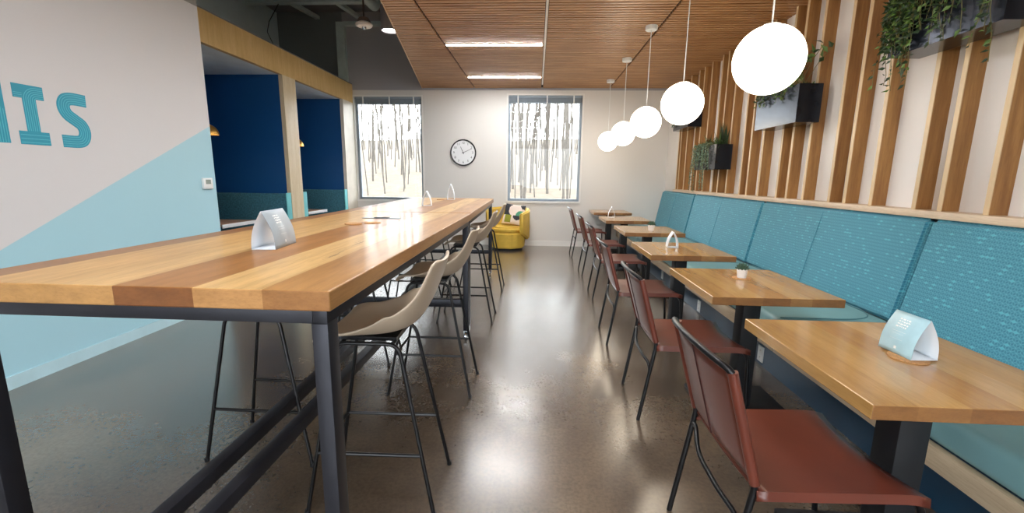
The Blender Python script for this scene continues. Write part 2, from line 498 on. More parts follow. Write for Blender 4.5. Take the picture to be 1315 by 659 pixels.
# ------------------------------------------------------------------ ceiling of wooden slats
seams = [-1.22, 0.07, 1.34, 2.605]
def edge_x(y):                      # the slanting left edge of the slatted ceiling
    return -1.532 + (y - 4.531) * (-2.235 + 1.532) / (8.8 - 4.531)
ceil = link('ceiling', None); ceil['kind'] = 'structure'
pitch, sw = 0.068, 0.045
def panel(x0f, x1f, x1g=0.012):
    b = BM(); y = YB + 0.02
    while y + sw < YF:
        xa = x0f(y) if callable(x0f) else x0f + 0.012
        xb = x1f - x1g
        box(b, xa, xb, y, y + sw, ZC, ZC + 0.02)
        y += pitch
    build('slat_panel', b, M['slat'], ceil, smooth=False)
panel(edge_x, seams[0]); panel(seams[0], seams[1], 0.018); panel(seams[1] + 0.006, seams[2]); panel(seams[2], seams[3], 0.0)
b = BM()
vs = [(edge_x(YB), YB), (XR, YB), (XR, YF), (edge_x(YF), YF)]
prism(b, vs, 'Z', ZC + 0.022, ZC + 0.06); build('backing', b, plain('ceiling_backing', '#2e1c12', 0.8), ceil, smooth=False)
b = BM()
prism(b, [(edge_x(YB) - 0.012, YB), (edge_x(YB), YB), (edge_x(YF), YF), (edge_x(YF) - 0.012, YF)], 'Z', ZC - 0.004, ZC + 0.075)
build('edge_trim', b, plain('panel_edge', '#c9a47c', 0.5), ceil, smooth=False)
b = BM(); box(b, 0.058, 0.082, YB, 8.45, ZC - 0.003, ZC + 0.021); build('joint_strip', b, plain('joint_white', '#e8e4e0', 0.4), ceil, smooth=False)

for i, y in enumerate((-1.6, 0.4, 2.25, 4.1, 5.985, 7.83)):
    lab = {7.83: 'white strip light in the wooden ceiling nearest the far wall', 5.985: 'white strip light in the wooden ceiling, the nearer of the two in view'}.get(y)
    if lab is None: lab = 'white strip light in the wooden ceiling above the near end of the room'
    t = thing('ceiling_light', lab, 'ceiling light', (-0.58, y, ZC), 0, 'strip lights in the wooden ceiling')
    b = BM(); box(b, -0.62, 0.62, -0.035, 0.035, -0.006, 0.02, 0.002); build('light_housing', b, M['plastic'], t)
    b = BM(); box(b, -0.612, 0.612, -0.029, 0.029, -0.009, -0.005); build('diffuser', b, M['tube'], t, smooth=False)

# ------------------------------------------------------------------ open roof over the booths
b = BM(); box(b, -5.25, -1.0, YB, YF + 0.2, 4.4, 4.5); structure('roof_deck', b, M['dark_deck'], smooth=False)
b = BM(); box(b, -1.1, -1.0, YB, YF, ZC + 0.06, 4.4); structure('bulkhead', b, M['dark_deck'], smooth=False)
b = BM()
box(b, -5.02, -1.1, 7.78, 7.9, 4.205, 4.22); box(b, -5.02, -1.1, 7.83, 7.845, 4.22, 4.33); box(b, -5.02, -1.1, 7.78, 7.9, 4.33, 4.345)
structure('roof_joist', b, M['pale_steel'], smooth=False)
for x in (-4.22, -3.42, -1.9):
    b = BM(); prism(b, [(7.86, 4.2), (7.91, 4.2), (8.79, 4.27), (8.79, 4.33), (7.86, 4.26)], 'X', x - 0.04, x + 0.04); structure('roof_rib', b, M['pale_steel'], smooth=False)
b = BM(); box(b, -3.68, -1.1, 8.68, 8.8, 4.14, 4.2); structure('roof_ledger', b, M['pale_steel'], smooth=False)
b = BM(); tube(b, bend([(-2.68, 5.0, 4.05), (-2.68, 7.62, 4.05), (-2.68, 7.7, 4.3)], 0.12, 6), 0.075, 16)
tag(build('roof_pipe', b, M['pale_steel']), 'pale round pipe running below the dark roof deck', 'pipe')
b = BM(); tube(b, [(-3.9, 6.9, 3.86), (-4.3, 7.3, 3.75), (-4.7, 7.9, 3.78), (-5.0, 8.6, 3.74)], 0.006, 6)
tag(build('hanging_cable', b, M['black']), 'thin black cable slung along the grey wall above the booths', 'cable')

t = thing('ceiling_sensor', 'round white sensor on a thin rod below the dark open roof', 'sensor', (-2.27, 6.0, 3.22))
b = BM(); lathe(b, [(0.0, 0.035), (0.07, 0.03), (0.105, 0.01), (0.108, -0.005), (0.09, -0.025), (0.0, -0.03)], 28, (0, 0, 0.06)); build('sensor_body', b, M['sensor'], t)
b = BM(); lathe(b, [(0.06, 0.05), (0.08, 0.02), (0.085, 0.0), (0.0, 0.0)], 24, (0, 0, 0.09)); build('mount', b, plain('sensor_mount', '#7a6a62', 0.5), t)
b = BM(); lathe(b, [(0.0, -0.03), (0.024, -0.02), (0.03, 0.005), (0.0, 0.01)], 16, (0, 0, 0.03)); build('lens', b, M['chrome'], t)
b = BM(); tube(b, [(0, 0, 0.13), (0, 0, 1.18)], 0.012, 8); build('rod', b, plain('rod_brown', '#4a3f3c', 0.5), t)
t = thing('cylinder_downlight', 'grey cylinder downlight hanging beside the wooden ceiling edge', 'downlight', (-1.93, 6.0, 3.2))
b = BM(); lathe(b, [(0.0, 0.3), (0.112, 0.3), (0.115, 0.29), (0.115, 0.0), (0.105, 0.0), (0.1, 0.02), (0.0, 0.02)], 32); build('housing', b, plain('downlight_grey', '#857c7c', 0.5), t)
b = BM(); lathe(b, [(0.0, 0.012), (0.1, 0.012), (0.1, 0.02), (0.0, 0.02)], 32); build('lens', b, M['down_glow'], t)
b = BM(); tube(b, [(0, 0, 0.3), (0, 0, 1.2)], 0.01, 8); build('rod', b, M['dark_deck'], t)

# ------------------------------------------------------------------ back wall behind the camera (large glazed front)
b = BM()
for x0, x1, z0, z1 in ((-5.25, -3.0, 0, 4.4), (2.2, 2.9, 0, 4.4), (-3.0, 2.2, 0, 0.15), (-3.0, 2.2, 2.75, 4.4)):
    box(b, x0, x1, YB - 0.2, YB, z0, z1)
structure('wall_back', b, M['white'], smooth=False)
root = link('window_3', None); root['kind'] = 'structure'
b = BM()
for x in (-3.0, -1.26, 0.46, 2.15): box(b, x, x + 0.05, YB - 0.15, YB - 0.05, 0.15, 2.75)
for z in (0.15, 2.7): box(b, -2.95, 2.15, YB - 0.15, YB - 0.05, z, z + 0.05)
build('window_frame', b, M['alu'], root, smooth=False)
for x in (-2.95, -1.21, 0.51):
    b = BM(); box(b, x, x + 1.64, YB - 0.103, YB - 0.097, 0.2, 2.7); build('pane', b, M['glass'], root, smooth=False)

# ================================================================== BOOTHS
XF = -3.62
b = BM()
box(b, XF - 0.06, XF, 4.395, YF, 2.75, 3.095)                         # header
structure('trim_2', b, M['booth_wood'], smooth=False)
b = BM(); box(b, -5.02, XF, 4.395, YF, 3.095, 3.11); structure('booth_roof', b, M['dark_deck'], smooth=False)
for y0, y1 in ((6.365, 6.70), (8.33, 8.80)):
    b = BM(); box(b, XF - 0.06, XF, y0, y1, 0, 2.75); structure('booth_column', b, M['booth_pale'] if y0 < 7 else plain('cream_laminate', '#d8d0c2', 0.45), smooth=False)
    b = BM(); box(b, -5.02, XF - 0.06, y0, y1, 0, 2.75); structure('booth_partition', b, M['navy'], smooth=False)
b = BM(); box(b, -5.02, -5.0, 4.395, 8.33, 0, 2.75); structure('booth_back_panel', b, M['navy'], smooth=False)
b = BM(); box(b, -5.02, XF - 0.06, 4.395, YF, 2.75, 2.77); structure('booth_ceiling', b, plain('booth_ceiling_white', '#e8f1f5', 0.5), smooth=False)

def booth(y0, y1, which):
    for s_, yy, nm in ((1, y1, 'far'), (-1, y0, 'near')):
        t = thing('booth_bench', 'teal booth bench on the %s side of the %s' % (nm, which), 'bench', (-4.3, yy, 0), 0 if s_ == 1 else PI, 'teal benches in the booths')
        b = BM(); box(b, -0.66, 0.66, -0.11, -0.004, 0.44, 1.085, 0.02, 3); build('backrest', b, M['booth_teal'], t)
        b = BM(); box(b, -0.66, 0.66, -0.56, -0.112, 0.36, 0.46, 0.025, 3); build('seat_cushion', b, M['booth_teal'], t)
        b = BM(); box(b, -0.65, 0.65, -0.52, -0.01, 0.0, 0.36); build('base', b, M['base_blue'], t, smooth=False)
        e = 1 if s_ == 1 else -1
        b = BM(); box(b, min(e * 0.662, e * 0.676), max(e * 0.662, e * 0.676), -0.118, -0.002, 0.0, 1.095, 0.003); tag(build('end_panel', b, M['edge_teal'], t), 'bright teal end panel')
    yc = (y0 + y1) / 2
    t = thing('booth_table', 'small brown table with pale edge inside the %s' % which, 'table', (-4.32, yc, 0), 0, 'tables in the booths')
    b = BM(); box(b, -0.52, 0.50, -0.33, 0.33, 0.715, 0.744, 0.002); build('tabletop', b, M['booth_table'], t)
    b = BM(); box(b, 0.5005, 0.512, -0.332, 0.332, 0.7, 0.7455, 0.002); tag(build('edge_strip', b, M['white_edge'], t), 'white table edge')
    b = BM(); tube(b, [(0, 0, 0.02), (0, 0, 0.715)], 0.035, 14); build('pedestal', b, M['black'], t)
    b = BM(); lathe(b, [(0, 0), (0.24, 0), (0.24, 0.012), (0.05, 0.02), (0, 0.02)], 28); build('base', b, M['black'], t)
    t = thing('booth_pendant', 'gold dome pendant lamp hanging in the %s' % which, 'pendant lamp', (-4.125, yc, 1.84), 0, 'dome lamps in the booths')
    b = BM(); pr = [(0.125 * math.sin(a), 0.13 * math.cos(a)) for a in [i * PI / 20 for i in range(11)]]
    pr = pr + [(0.121 * math.sin(a), 0.126 * math.cos(a) ) for a in [PI / 2 - i * PI / 20 for i in range(11)]]
    lathe(b, pr, 32); build('lamp_shade', b, M['gold'], t)
    b = BM(); lathe(b, [(0, 0.035), (0.03, 0.03), (0.035, 0.01), (0.02, -0.006), (0, -0.01)], 20, (0, 0, 0.03)); build('bulb', b, M['lamp_glow'], t)
    b = BM(); tube(b, [(0, 0, 0.128), (0, 0, 0.91)], 0.004, 8); build('cord', b, M['black'], t)
booth(4.55, 6.365, 'booth next to the painted wall')
booth(6.70, 8.33, 'booth next to the far window')

# ================================================================== EXTERIOR
b = BM()
g = [[b.verts.new((x, y, -0.6 + 0.13 * (y - 9) + 0.25 * math.sin(x * 0.35 + y * 0.2))) for x in range(-60, 61, 5)] for y in (9.2, 14, 20, 28, 38, 50, 64)]
for r0, r1 in zip(g, g[1:]):
    for i in range(len(r0) - 1): b.faces.new((r0[i], r0[i + 1], r1[i + 1], r1[i]))
structure('ground', b, M['litter'])
def tree_mesh(h, r, rnd):
    b = BM()
    def branch(p, d, L, rad, depth):
        n = 5; pts = [p]; q = p.copy(); dd = d.copy()
        for i in range(n):
            dd = (dd + Vector((rnd.uniform(-.09, .09), rnd.uniform(-.09, .09), 0.05))).normalized()
            q = q + dd * L / n; pts.append(q.copy())
        tube(b, pts, [rad * (1 - 0.75 * i / n) for i in range(n + 1)], 5 if depth else 7, cap=False)
        if depth >= 3: return
        k = (11, 4, 3)[depth]
        for j in range(k):
            t_ = rnd.uniform(0.28 if depth == 0 else 0.2, 0.97); i = min(int(t_ * n), n - 1)
            st = pts[i].lerp(pts[i + 1], t_ * n - i)
            a = rnd.uniform(0, 2 * PI)
            nd = (dd * 0.75 + Vector((math.cos(a), math.sin(a), rnd.uniform(0.1, 0.6))) * 0.75).normalized()
            branch(st, nd, L * rnd.uniform(0.28, 0.42), rad * (0.42 if depth == 0 else 0.55) * (1.1 - t_ * 0.6), depth + 1)
    branch(Vector((0, 0, -0.4)), Vector((rnd.uniform(-.05, .05), rnd.uniform(-.05, .05), 1)).normalized(), h, r, 0)
    me = bpy.data.meshes.new('bare_tree')
    b.to_mesh(me); b.free(); me.materials.append(M['bark'])
    for p in me.polygons: p.use_smooth = True
    return me
rnd = random.Random(3)
tms = [tree_mesh(rnd.uniform(9, 15), rnd.uniform(0.026, 0.055), rnd) for _ in range(9)]
def plant_trees(n, ang0, ang1, label, group):
    for i in range(n):
        a = ang0 + (ang1 - ang0) * ((i + rnd.random()) / n)
        y = rnd.uniform(16, 46)
        x = a * y
        z = -0.6 + 0.13 * (y - 9) + 0.25 * math.sin(x * 0.35 + y * 0.2)
        o = link('bare_tree', rnd.choice(tms)); o.location = (x, y, z); o.rotation_euler = (0, 0, rnd.uniform(0, 6.28))
        sc_ = rnd.uniform(0.75, 1.25); o.scale = (sc_, sc_, sc_)
        tag(o, label, 'tree', group)
plant_trees(80, -0.47, -0.24, 'leafless grey tree outside the window beside the booths', 'bare trees outside the booth side window')
plant_trees(80, -0.085, 0.115, 'leafless grey tree outside the window right of the clock', 'bare trees outside the window by the armchair')
b = BM(); box(b, -60, 60, -60, -3.6, -0.7, -0.5); structure('ground_rear', b, M['litter'], smooth=False)

# ================================================================== WALL ITEMS
# lettering on the left wall
root = thing('wall_lettering', 'teal striped capital letters on the left wall', 'lettering', (XL, 0, 0))
def strip(bm, y0, y1, z0, z1, x=0.0, th=0.003, mi=0): box(bm, x, x + th, y0, y1, z0, z1, mi=mi)
def arcp(cy, cz, r, a0, a1, n=14):
    return [(cy + r * math.cos(math.radians(a0 + (a1 - a0) * i / n)), cz + r * math.sin(math.radians(a0 + (a1 - a0) * i / n))) for i in range(n + 1)]
LM = [M['letter'], M['letter_line']]
b = BM()
prism(b, [(2.708, 1.532), (2.884, 1.532), (2.884, 1.616), (2.834, 1.616), (2.834, 1.822), (2.884, 1.822), (2.884, 1.907), (2.708, 1.907), (2.708, 1.822), (2.757, 1.822), (2.757, 1.616), (2.708, 1.616)], 'X', 0.0, 0.003)
for k in range(6):
    y = 2.764 + k * 0.0125; r = 2.842 - y
    ribbon(b, [(y, 1.62), (y, 1.815)] + arcp(2.842, 1.815, r, 180, 90) + [(2.88, 1.815 + r)], 0.0035, 0.003, 0.001, 1)
for k in range(3):
    ribbon(b, [(2.712, 1.828 + k * 0.012), (2.758, 1.828 + k * 0.012)], 0.003, 0.003, 0.001, 1)
    ribbon(b, [(2.712, 1.545 + k * 0.024), (2.88, 1.545 + k * 0.024)], 0.0035, 0.003, 0.001, 1)
tag(build('letter', b, LM, root, smooth=False), 'letter I')
def catmull(P, n=8):
    P = [Vector(p) for p in P]; P = [2 * P[0] - P[1]] + P + [2 * P[-1] - P[-2]]; out = []
    for i in range(1, len(P) - 2):
        for k in range(n):
            t = k / n
            out.append(0.5 * ((2 * P[i]) + (P[i + 1] - P[i - 1]) * t + (2 * P[i - 1] - 5 * P[i] + 4 * P[i + 1] - P[i + 2]) * t * t + (3 * P[i] - P[i - 1] - 3 * P[i + 1] + P[i + 2]) * t ** 3))
    out.append(P[-2]); return out
def offset(path, d):
    out = []
    for i in range(len(path)):
        t = (path[min(i + 1, len(path) - 1)] - path[max(i - 1, 0)]).normalized()
        out.append(path[i] + Vector((-t.y, t.x)) * d)
    return out
sp = catmull([(3.165, 1.864), (3.07, 1.866), (3.02, 1.85), (3.004, 1.805), (3.022, 1.758), (3.07, 1.722), (3.112, 1.69), (3.127, 1.64), (3.11, 1.592), (3.07, 1.573), (2.964, 1.572)])
b = BM(); ribbon(b, sp, 0.085, 0.0, 0.003)
for k in range(5): ribbon(b, offset(sp, -0.03 + k * 0.015), 0.0035, 0.003, 0.001, 1)
tag(build('letter', b, LM, root, smooth=False), 'letter S')
b = BM()
strip(b, 2.43, 2.505, 1.534, 1.907); strip(b, 2.577, 2.652, 1.534, 1.907)
prism(b, [(2.505, 1.907), (2.577, 1.534 + 0.19), (2.577, 1.534), (2.505, 1.907 - 0.19)], 'X', 0, 0.003)
for k in range(5):
    y = 2.584 + k * 0.014
    ribbon(b, [(y, 1.537), (y, 1.78 - k * 0.01)], 0.0035, 0.003, 0.001, 1)
tag(build('letter', b, LM, root, smooth=False), 'letter N')

# thermostat
t = thing('thermostat', 'small white thermostat on the pale blue wall corner', 'thermostat', (XL - 0.001, 4.262, 1.262))
b = BM(); box(b, 0, 0.028, -0.062, 0.062, -0.055, 0.055, 0.006); build('body', b, M['plastic'], t)
b = BM(); box(b, 0.028, 0.03, -0.035, 0.03, -0.005, 0.038); tag(build('display', b, M['screen'], t, smooth=False), 'grey display')

# clock
t = thing('wall_clock', 'round white wall clock with black rim between the two windows', 'clock', (-1.45, YF, 1.824))
def wallturn(o): o.rotation_euler = (PI / 2, 0, 0); return o
b = BM(); lathe(b, [(0.232, 0.0), (0.255, 0.0), (0.258, 0.02), (0.25, 0.036), (0.238, 0.036), (0.232, 0.026)], 64); wallturn(build('rim', b, M['black_metal'], t))
b = BM(); lathe(b, [(0.0, 0.02), (0.236, 0.02), (0.236, 0.0), (0, 0)], 64); wallturn(build('dial', b, M['clock_face'], t))
def text_bm(bm, body, size, loc, mat4):
    cu = bpy.data.curves.new('txt', 'FONT'); cu.body = body; cu.size = size; cu.align_x = 'CENTER'; cu.align_y = 'CENTER'; cu.extrude = 0.0006
    ob = bpy.data.objects.new('txt', cu); COL.objects.link(ob)
    dg = bpy.context.evaluated_depsgraph_get()
    me = bpy.data.meshes.new_from_object(ob.evaluated_get(dg))
    me.transform(mat4 @ Matrix.Translation(loc))
    bm.from_mesh(me)
    bpy.data.objects.remove(ob); bpy.data.curves.remove(cu); bpy.data.meshes.remove(me)
b = BM()
for k in range(1, 13):
    a = PI / 2 - k * PI / 6
    text_bm(b, str(k), 0.062, (0.185 * math.cos(a), 0.185 * math.sin(a), 0.0215), Matrix.Identity(4))
wallturn(build('numerals', b, M['ink'], t, smooth=False))
def hand(name, ang, L, w, z):
    b = BM(); d = Vector((math.cos(ang), math.sin(ang), 0)); n = Vector((-d.y, d.x, 0))
    P = [d * -0.03 + n * w, d * L + n * w * 0.6, d * L - n * w * 0.6, d * -0.03 - n * w]
    prism(b, [(p.x, p.y) for p in P], 'Z', z, z + 0.0015); wallturn(build(name, b, M['ink'], t, smooth=False))
hand('hour_hand', PI / 2 - (11.18) * PI / 6, 0.125, 0.006, 0.024)
hand('minute_hand', PI / 2 - (2.2) * PI / 6, 0.185, 0.0045, 0.0265)
b = BM(); lathe(b, [(0, 0.03), (0.012, 0.03), (0.012, 0.02), (0, 0.02)], 20); wallturn(build('hub', b, M['ink'], t))

# ================================================================== PENDANTS
names = ['white globe pendant nearest the camera in the row of five',
         'second white globe pendant from the camera, in front of the farther high planter',
         'middle white globe pendant of the row of five',
         'white globe pendant second from the far wall in the row',
         'white globe pendant nearest the far wall in the row']
for (y, d), lab in zip(((2.60, 0.355), (4.03, 0.35), (5.32, 0.345), (6.66, 0.34), (8.05, 0.335)), names):
    t = thing('globe_pendant', lab, 'pendant lamp', (1.24, y, 2.0), 0, 'globe pendants over the small tables')
    r = d / 2
    pr = [(0.0, r * 0.965)] + [(r * math.sin(a), r * math.cos(a)) for a in [0.26 + i * (PI - 0.26) / 24 for i in range(25)]]
    pr[-1] = (0.0, -r)
    b = BM(); lathe(b, pr, 48); build('globe', b, M['globe'], t)
    b = BM(); lathe(b, [(0, r * 0.96), (0.045, r * 0.96), (0.043, r * 0.96 + 0.008), (0.008, r * 0.96 + 0.012), (0, r * 0.96 + 0.012)], 20); build('cap', b, M['plastic'], t)
    b = BM(); tube(b, [(0, 0, r), (0, 0, 1.0)], 0.0045, 8); build('cord', b, M['plastic'], t)
    b = BM(); lathe(b, [(0, 0.0), (0.062, 0.0), (0.066, 0.006), (0.066, 0.045), (0, 0.045)], 32, (0, 0, ZC - 2.0 - 0.045)); build('canopy', b, M['plastic'], t)

# ================================================================== PLANTERS AND PLANTS
def planter(y0, y1, z0, z1, label):
    t = thing('metal_planter', label, 'planter', (2.5012, (y0 + y1) / 2, z0), 0, 'metal planters on the fin wall')
    hy, h, dx = (y1 - y0) / 2, z1 - z0, -0.205
    b = BM(); w = 0.006
    box(b, dx, 0, -hy, hy, 0, w); box(b, dx, dx + w, -hy, hy, w, h); box(b, -w, -0.0005, -hy, hy, w, h)
    box(b, dx + w, -w, -hy, -hy + w, w, h); box(b, dx + w, -w, hy - w, hy, w, h)
    build('box', b, M['planter'], t, smooth=False)
    b = BM(); box(b, dx + w, -w, -hy + w, hy - w, h - 0.05, h - 0.025); build('soil', b, M['soil'], t, smooth=False)
    return t
PA = (2.48, 3.215, 2.16, 2.49); PB = (4.20, 4.95, 1.875, 2.205); PC = (5.92, 6.66, 1.492, 1.81); PD = (7.10, 7.84, 2.155, 2.47)
planter(*PA, 'black metal planter nearest the camera, high on the fin wall')
planter(*PB, 'black metal planter behind the nearest globe pendant')
planter(*PC, 'low black metal planter just above the bench back')
planter(*PD, 'far high black metal planter behind the second globe pendant')

def leaf(bm, p, d, L, wd, rnd, shape='point', mi=0):
    d = d.normalized(); a = Vector((rnd.uniform(-1, 1), rnd.uniform(-1, 1), rnd.uniform(-1, 1)))
    s_ = d.cross(a).normalized(); up = s_.cross(d)
    droop = -up * L * 0.12
    v = [p, p + d * L * 0.4 + s_ * wd / 2 + up * wd * 0.18, p + d * L + droop, p + d * L * 0.4 - s_ * wd / 2 + up * wd * 0.18, p + d * L * 0.45]
    V = [bm.verts.new(q) for q in v]
    bm.faces.new((V[0], V[1], V[4])).material_index = mi; bm.faces.new((V[1], V[2], V[4])).material_index = mi
    bm.faces.new((V[4], V[2], V[3])).material_index = mi; bm.faces.new((V[0], V[4], V[3])).material_index = mi
def blade(bm, p, d, L, wd, bendz, mi=0, n=5):
    d = d.normalized(); s_ = d.cross(Vector((0, 0, 1)))
    s_ = s_.normalized() if s_.length > 1e-3 else Vector((1, 0, 0))
    prev = None; q = p.copy(); dd = d.copy()
    for i in range(n + 1):
        w = wd * (1 - (i / n) ** 1.6) * 0.5 + 0.0004
        cur = (bm.verts.new(q - s_ * w), bm.verts.new(q + s_ * w))
        if prev: bm.faces.new((prev[0], prev[1], cur[1], cur[0])).material_index = mi
        prev = cur; dd = (dd + Vector((0, 0, -bendz / n))).normalized(); q = q + dd * L / n
def vine(bl, bs, p, front, L, rnd, ll=0.043, lw=0.021, step=0.022, over=0.04):
    """strand rising over the planter rim and hanging down its front face"""
    pts = [Vector(p), Vector((front - 0.012, p[1] + rnd.uniform(-.02, .02), p[2] + 0.055)), Vector((front - over, p[1] + rnd.uniform(-.03, .03), p[2] + 0.01))]
    q = pts[-1].copy(); n = max(3, int(L / 0.06)); dy = rnd.uniform(-0.05, 0.05)
    for i in range(n):
        q = q + Vector((rnd.uniform(-.006, .006), dy * 0.3 + rnd.uniform(-.012, .012), -L / n)); q.x = min(q.x, front - 0.016); pts.append(q.copy())
    tube(bs, pts, 0.0018, 5)
    tot = 0
    for a, c in zip(pts, pts[1:]):
        d = c - a; k = max(1, int(d.length / step))
        for i in range(k):
            m = a.lerp(c, (i + rnd.random()) / k)
            ld = Vector((rnd.uniform(-1, 0.12), rnd.uniform(-1, 1), rnd.uniform(-1.0, 0.25)))
            f = rnd.uniform(0.7, 1.15)
            e = m + ld.normalized() * ll * f
            if e.x > front - 0.004: ld.x = -abs(ld.x) - 0.1; 
            leaf(bl, m, ld, ll * f, lw * f, rnd, mi=0 if rnd.random() < 0.75 else 1)
LF = [M['leaf_dark'], M['leaf_mid']]
fx = 2.295
rnd = random.Random(11)
t = thing('trailing_vine', 'dark green pointed leaf vine spilling from the planter nearest the camera', 'plant', (0, 0, 0))
bl, bs = BM(), BM()
for i in range(60):
    y = 3.21 - abs(rnd.gauss(0, 0.2)); y = max(y, 2.70)
    vine(bl, bs, (2.35 + rnd.random() * 0.08, y, 2.47), fx, rnd.uniform(0.12, 0.36), rnd)
for y, L in ((3.2, 0.55), (3.19, 0.5), (3.215, 0.48), (3.0, 0.5), (2.98, 0.53), (3.02, 0.45), (2.95, 0.42), (2.52, 0.42), (2.54, 0.52), (2.56, 0.36), (2.50, 0.3), (2.58, 0.25)):
    vine(bl, bs, (2.37, y, 2.47), fx, L, rnd)
for i in range(120):
    p = Vector((rnd.uniform(2.32, 2.47), rnd.uniform(2.52, 3.18), 2.465))
    leaf(bl, p + Vector((0, 0, rnd.uniform(0, 0.12))), Vector((rnd.uniform(-1, .6), rnd.uniform(-1, 1), rnd.uniform(-.1, 1))), 0.06, 0.03, rnd, mi=int(rnd.random() < .3))
build('foliage', bl, LF, t, smooth=False); build('stems', bs, M['vine_stem'], t)

t = thing('leafy_plant', 'bright green leafy plant in the planter behind the nearest globe pendant', 'plant', (0, 0, 0))
bl, bs = BM(), BM()
for i in range(26):
    y = rnd.uniform(4.23, 4.62); p = Vector((rnd.uniform(2.34, 2.44), y, 2.18))
    L = rnd.uniform(0.16, 0.42) * (1.0 if y < 4.45 else 0.7)
    d = Vector((rnd.uniform(-.5, .25), rnd.uniform(-.75, .4), 1)).normalized()
    q = p + d * L * 0.6; e = q + (d + Vector((0, -0.25, -0.2))).normalized() * L * 0.4
    e.x = min(e.x, 2.47)
    tube(bs, [p, q, e], 0.0028, 5)
    for k in range(4):
        m = q.lerp(e, k / 3.0)
        leaf(bl, m, Vector((rnd.uniform(-1, .1), rnd.uniform(-1, .8), rnd.uniform(-.4, .6))), rnd.uniform(0.06, 0.1), 0.042, rnd, mi=int(rnd.random() < .7))
for i in range(22): vine(bl, bs, (2.35, rnd.uniform(4.3, 4.93), 2.19), fx, rnd.uniform(0.02, 0.13), rnd, 0.035, 0.02, 0.016, 0.03)
for i in range(160):
    leaf(bl, Vector((rnd.uniform(2.32, 2.46), rnd.uniform(4.28, 4.92), 2.19)), Vector((rnd.uniform(-1, .4), rnd.uniform(-1, 1), rnd.uniform(.2, 1))), 0.07, 0.02, rnd, mi=int(rnd.random() < .6))
build('foliage', bl, LF, t, smooth=False); build('stems', bs, M['vine_stem'], t)

t = thing('grassy_plant', 'spiky green fern like plant filling the low planter', 'plant', (0, 0, 0))
bl = BM()
for i in range(230):
    y = rnd.uniform(5.95, 6.6); p = Vector((rnd.uniform(2.33, 2.44), y, 1.785))
    d = Vector((rnd.uniform(-.9, .35), rnd.uniform(-.8, .8), 1))
    blade(bl, p, d, rnd.uniform(0.1, 0.24), 0.012, rnd.uniform(0.6, 2.2), 0 if rnd.random() < .6 else 1)
for i in range(26):
    p = Vector((rnd.uniform(2.38, 2.46), rnd.uniform(5.95, 6.12), 1.785)); blade(bl, p, Vector((rnd.uniform(-.2, .05), rnd.uniform(-.25, .2), 1)), rnd.uniform(0.2, 0.34), 0.02, 0.3, 0)
build('foliage', bl, LF, t, smooth=False)
t = thing('bead_vine', 'grey green trailing bead vine hanging in front of the low planter', 'plant', (0, 0, 0))
bl, bs = BM(), BM()
for i in range(24): vine(bl, bs, (2.35, rnd.uniform(6.02, 6.66), 1.79), fx, rnd.uniform(0.16, 0.34), rnd, 0.022, 0.017, 0.011, 0.03)
for y, L in ((6.66, 0.6), (6.64, 0.62), (6.67, 0.55), (6.62, 0.5), (6.3, 0.58), (6.28, 0.6), (6.33, 0.54), (6.35, 0.5), (6.25, 0.45)):
    vine(bl, bs, (2.35, y, 1.79), fx, L, rnd, 0.022, 0.018, 0.011, 0.03)
for i in range(14):
    p = Vector((2.36, rnd.uniform(6.4, 6.65), 1.79)); blade(bl, p, Vector((-1, rnd.uniform(-.2, .5), 0.5)), rnd.uniform(0.15, 0.25), 0.01, 1.8, 0)
build('foliage', bl, [M['leaf_pale'], plain('leaf_grey_dark', '#52705c', 0.5, var=0.3, scale=40)], t, smooth=False); build('stems', bs, M['vine_stem'], t)
t = thing('small_vine', 'small dark vine peeking over the far high planter', 'plant', (0, 0, 0))
bl, bs = BM(), BM()
for i in range(16): vine(bl, bs, (2.35, rnd.uniform(7.3, 7.82), 2.45), fx, rnd.uniform(0.05, 0.3), rnd, 0.035, 0.02, 0.018, 0.03)
build('foliage', bl, LF, t, smooth=False); build('stems', bs, M['vine_stem'], t)

# ================================================================== BANQUETTE
ys = [8.76, 6.99, 4.91, 2.865, 0.82]
labs = ['teal bench section at the far end against the far wall', 'teal bench section between the low planter and the far end section',
        'teal bench section below the planter behind the nearest globe', 'teal bench section nearest the camera, below the nearest planter']
for (ya, yb), lab in zip(zip(ys, ys[1:]), labs):
    ln = ya - yb; yc = (ya + yb) / 2; h = ln / 2 - 0.004
    t = thing('banquette', lab, 'bench', (0, yc, 0), 0, 'sections of the teal banquette')
    # leaning back, profile in XZ
    prof = [(2.325, 0.455), (2.405, 0.455), (2.50, 1.10), (2.50, 1.137), (2.455, 1.137)]
    b = BM(); fs = prism(b, prof, 'Y', -h, h)
    bmesh.ops.bevel(b, geom=list(b.edges), offset=0.022, segments=3, affect='EDGES')
    bk = build('backrest', b, M['cube_fabric'], t)
    b = BM(); p = [(2.3235, 0.0, 0.49), (2.3875, 0.0, 0.81), (2.4525, 0, 1.11)]
    tube(b, [(x - 0.001, 0, z) for x, _, z in p], 0.002, 6); build('seam', b, plain('seam_teal', '#24788f', 0.7), bk)
    b = BM(); box(b, 1.612, 2.335, -h, h, 0.327, 0.462, 0.035, 4); sc_o = build('seat_cushion', b, M['seat_teal'], t)
    b = BM()
    pts = bend([(1.64, -h + 0.02, 0.464), (2.31, -h + 0.02, 0.464), (2.31, h - 0.02, 0.464), (1.64, h - 0.02, 0.464)], 0.28, 10)
    tube(b, pts, 0.004, 6); build('piping', b, plain('piping_teal', '#5f8d94', 0.5), sc_o)
    b = BM(); box(b, 1.6, 1.63, -h, h, 0.232, 0.326, 0.002); build('plinth_board', b, M['plinth'], t)
    b = BM(); box(b, 1.702, 2.5, -ln / 2, ln / 2, 0.0, 0.232); box(b, 1.63, 2.45, -h, h, 0.232, 0.327); build('base', b, M['base_blue'], t, smooth=False)
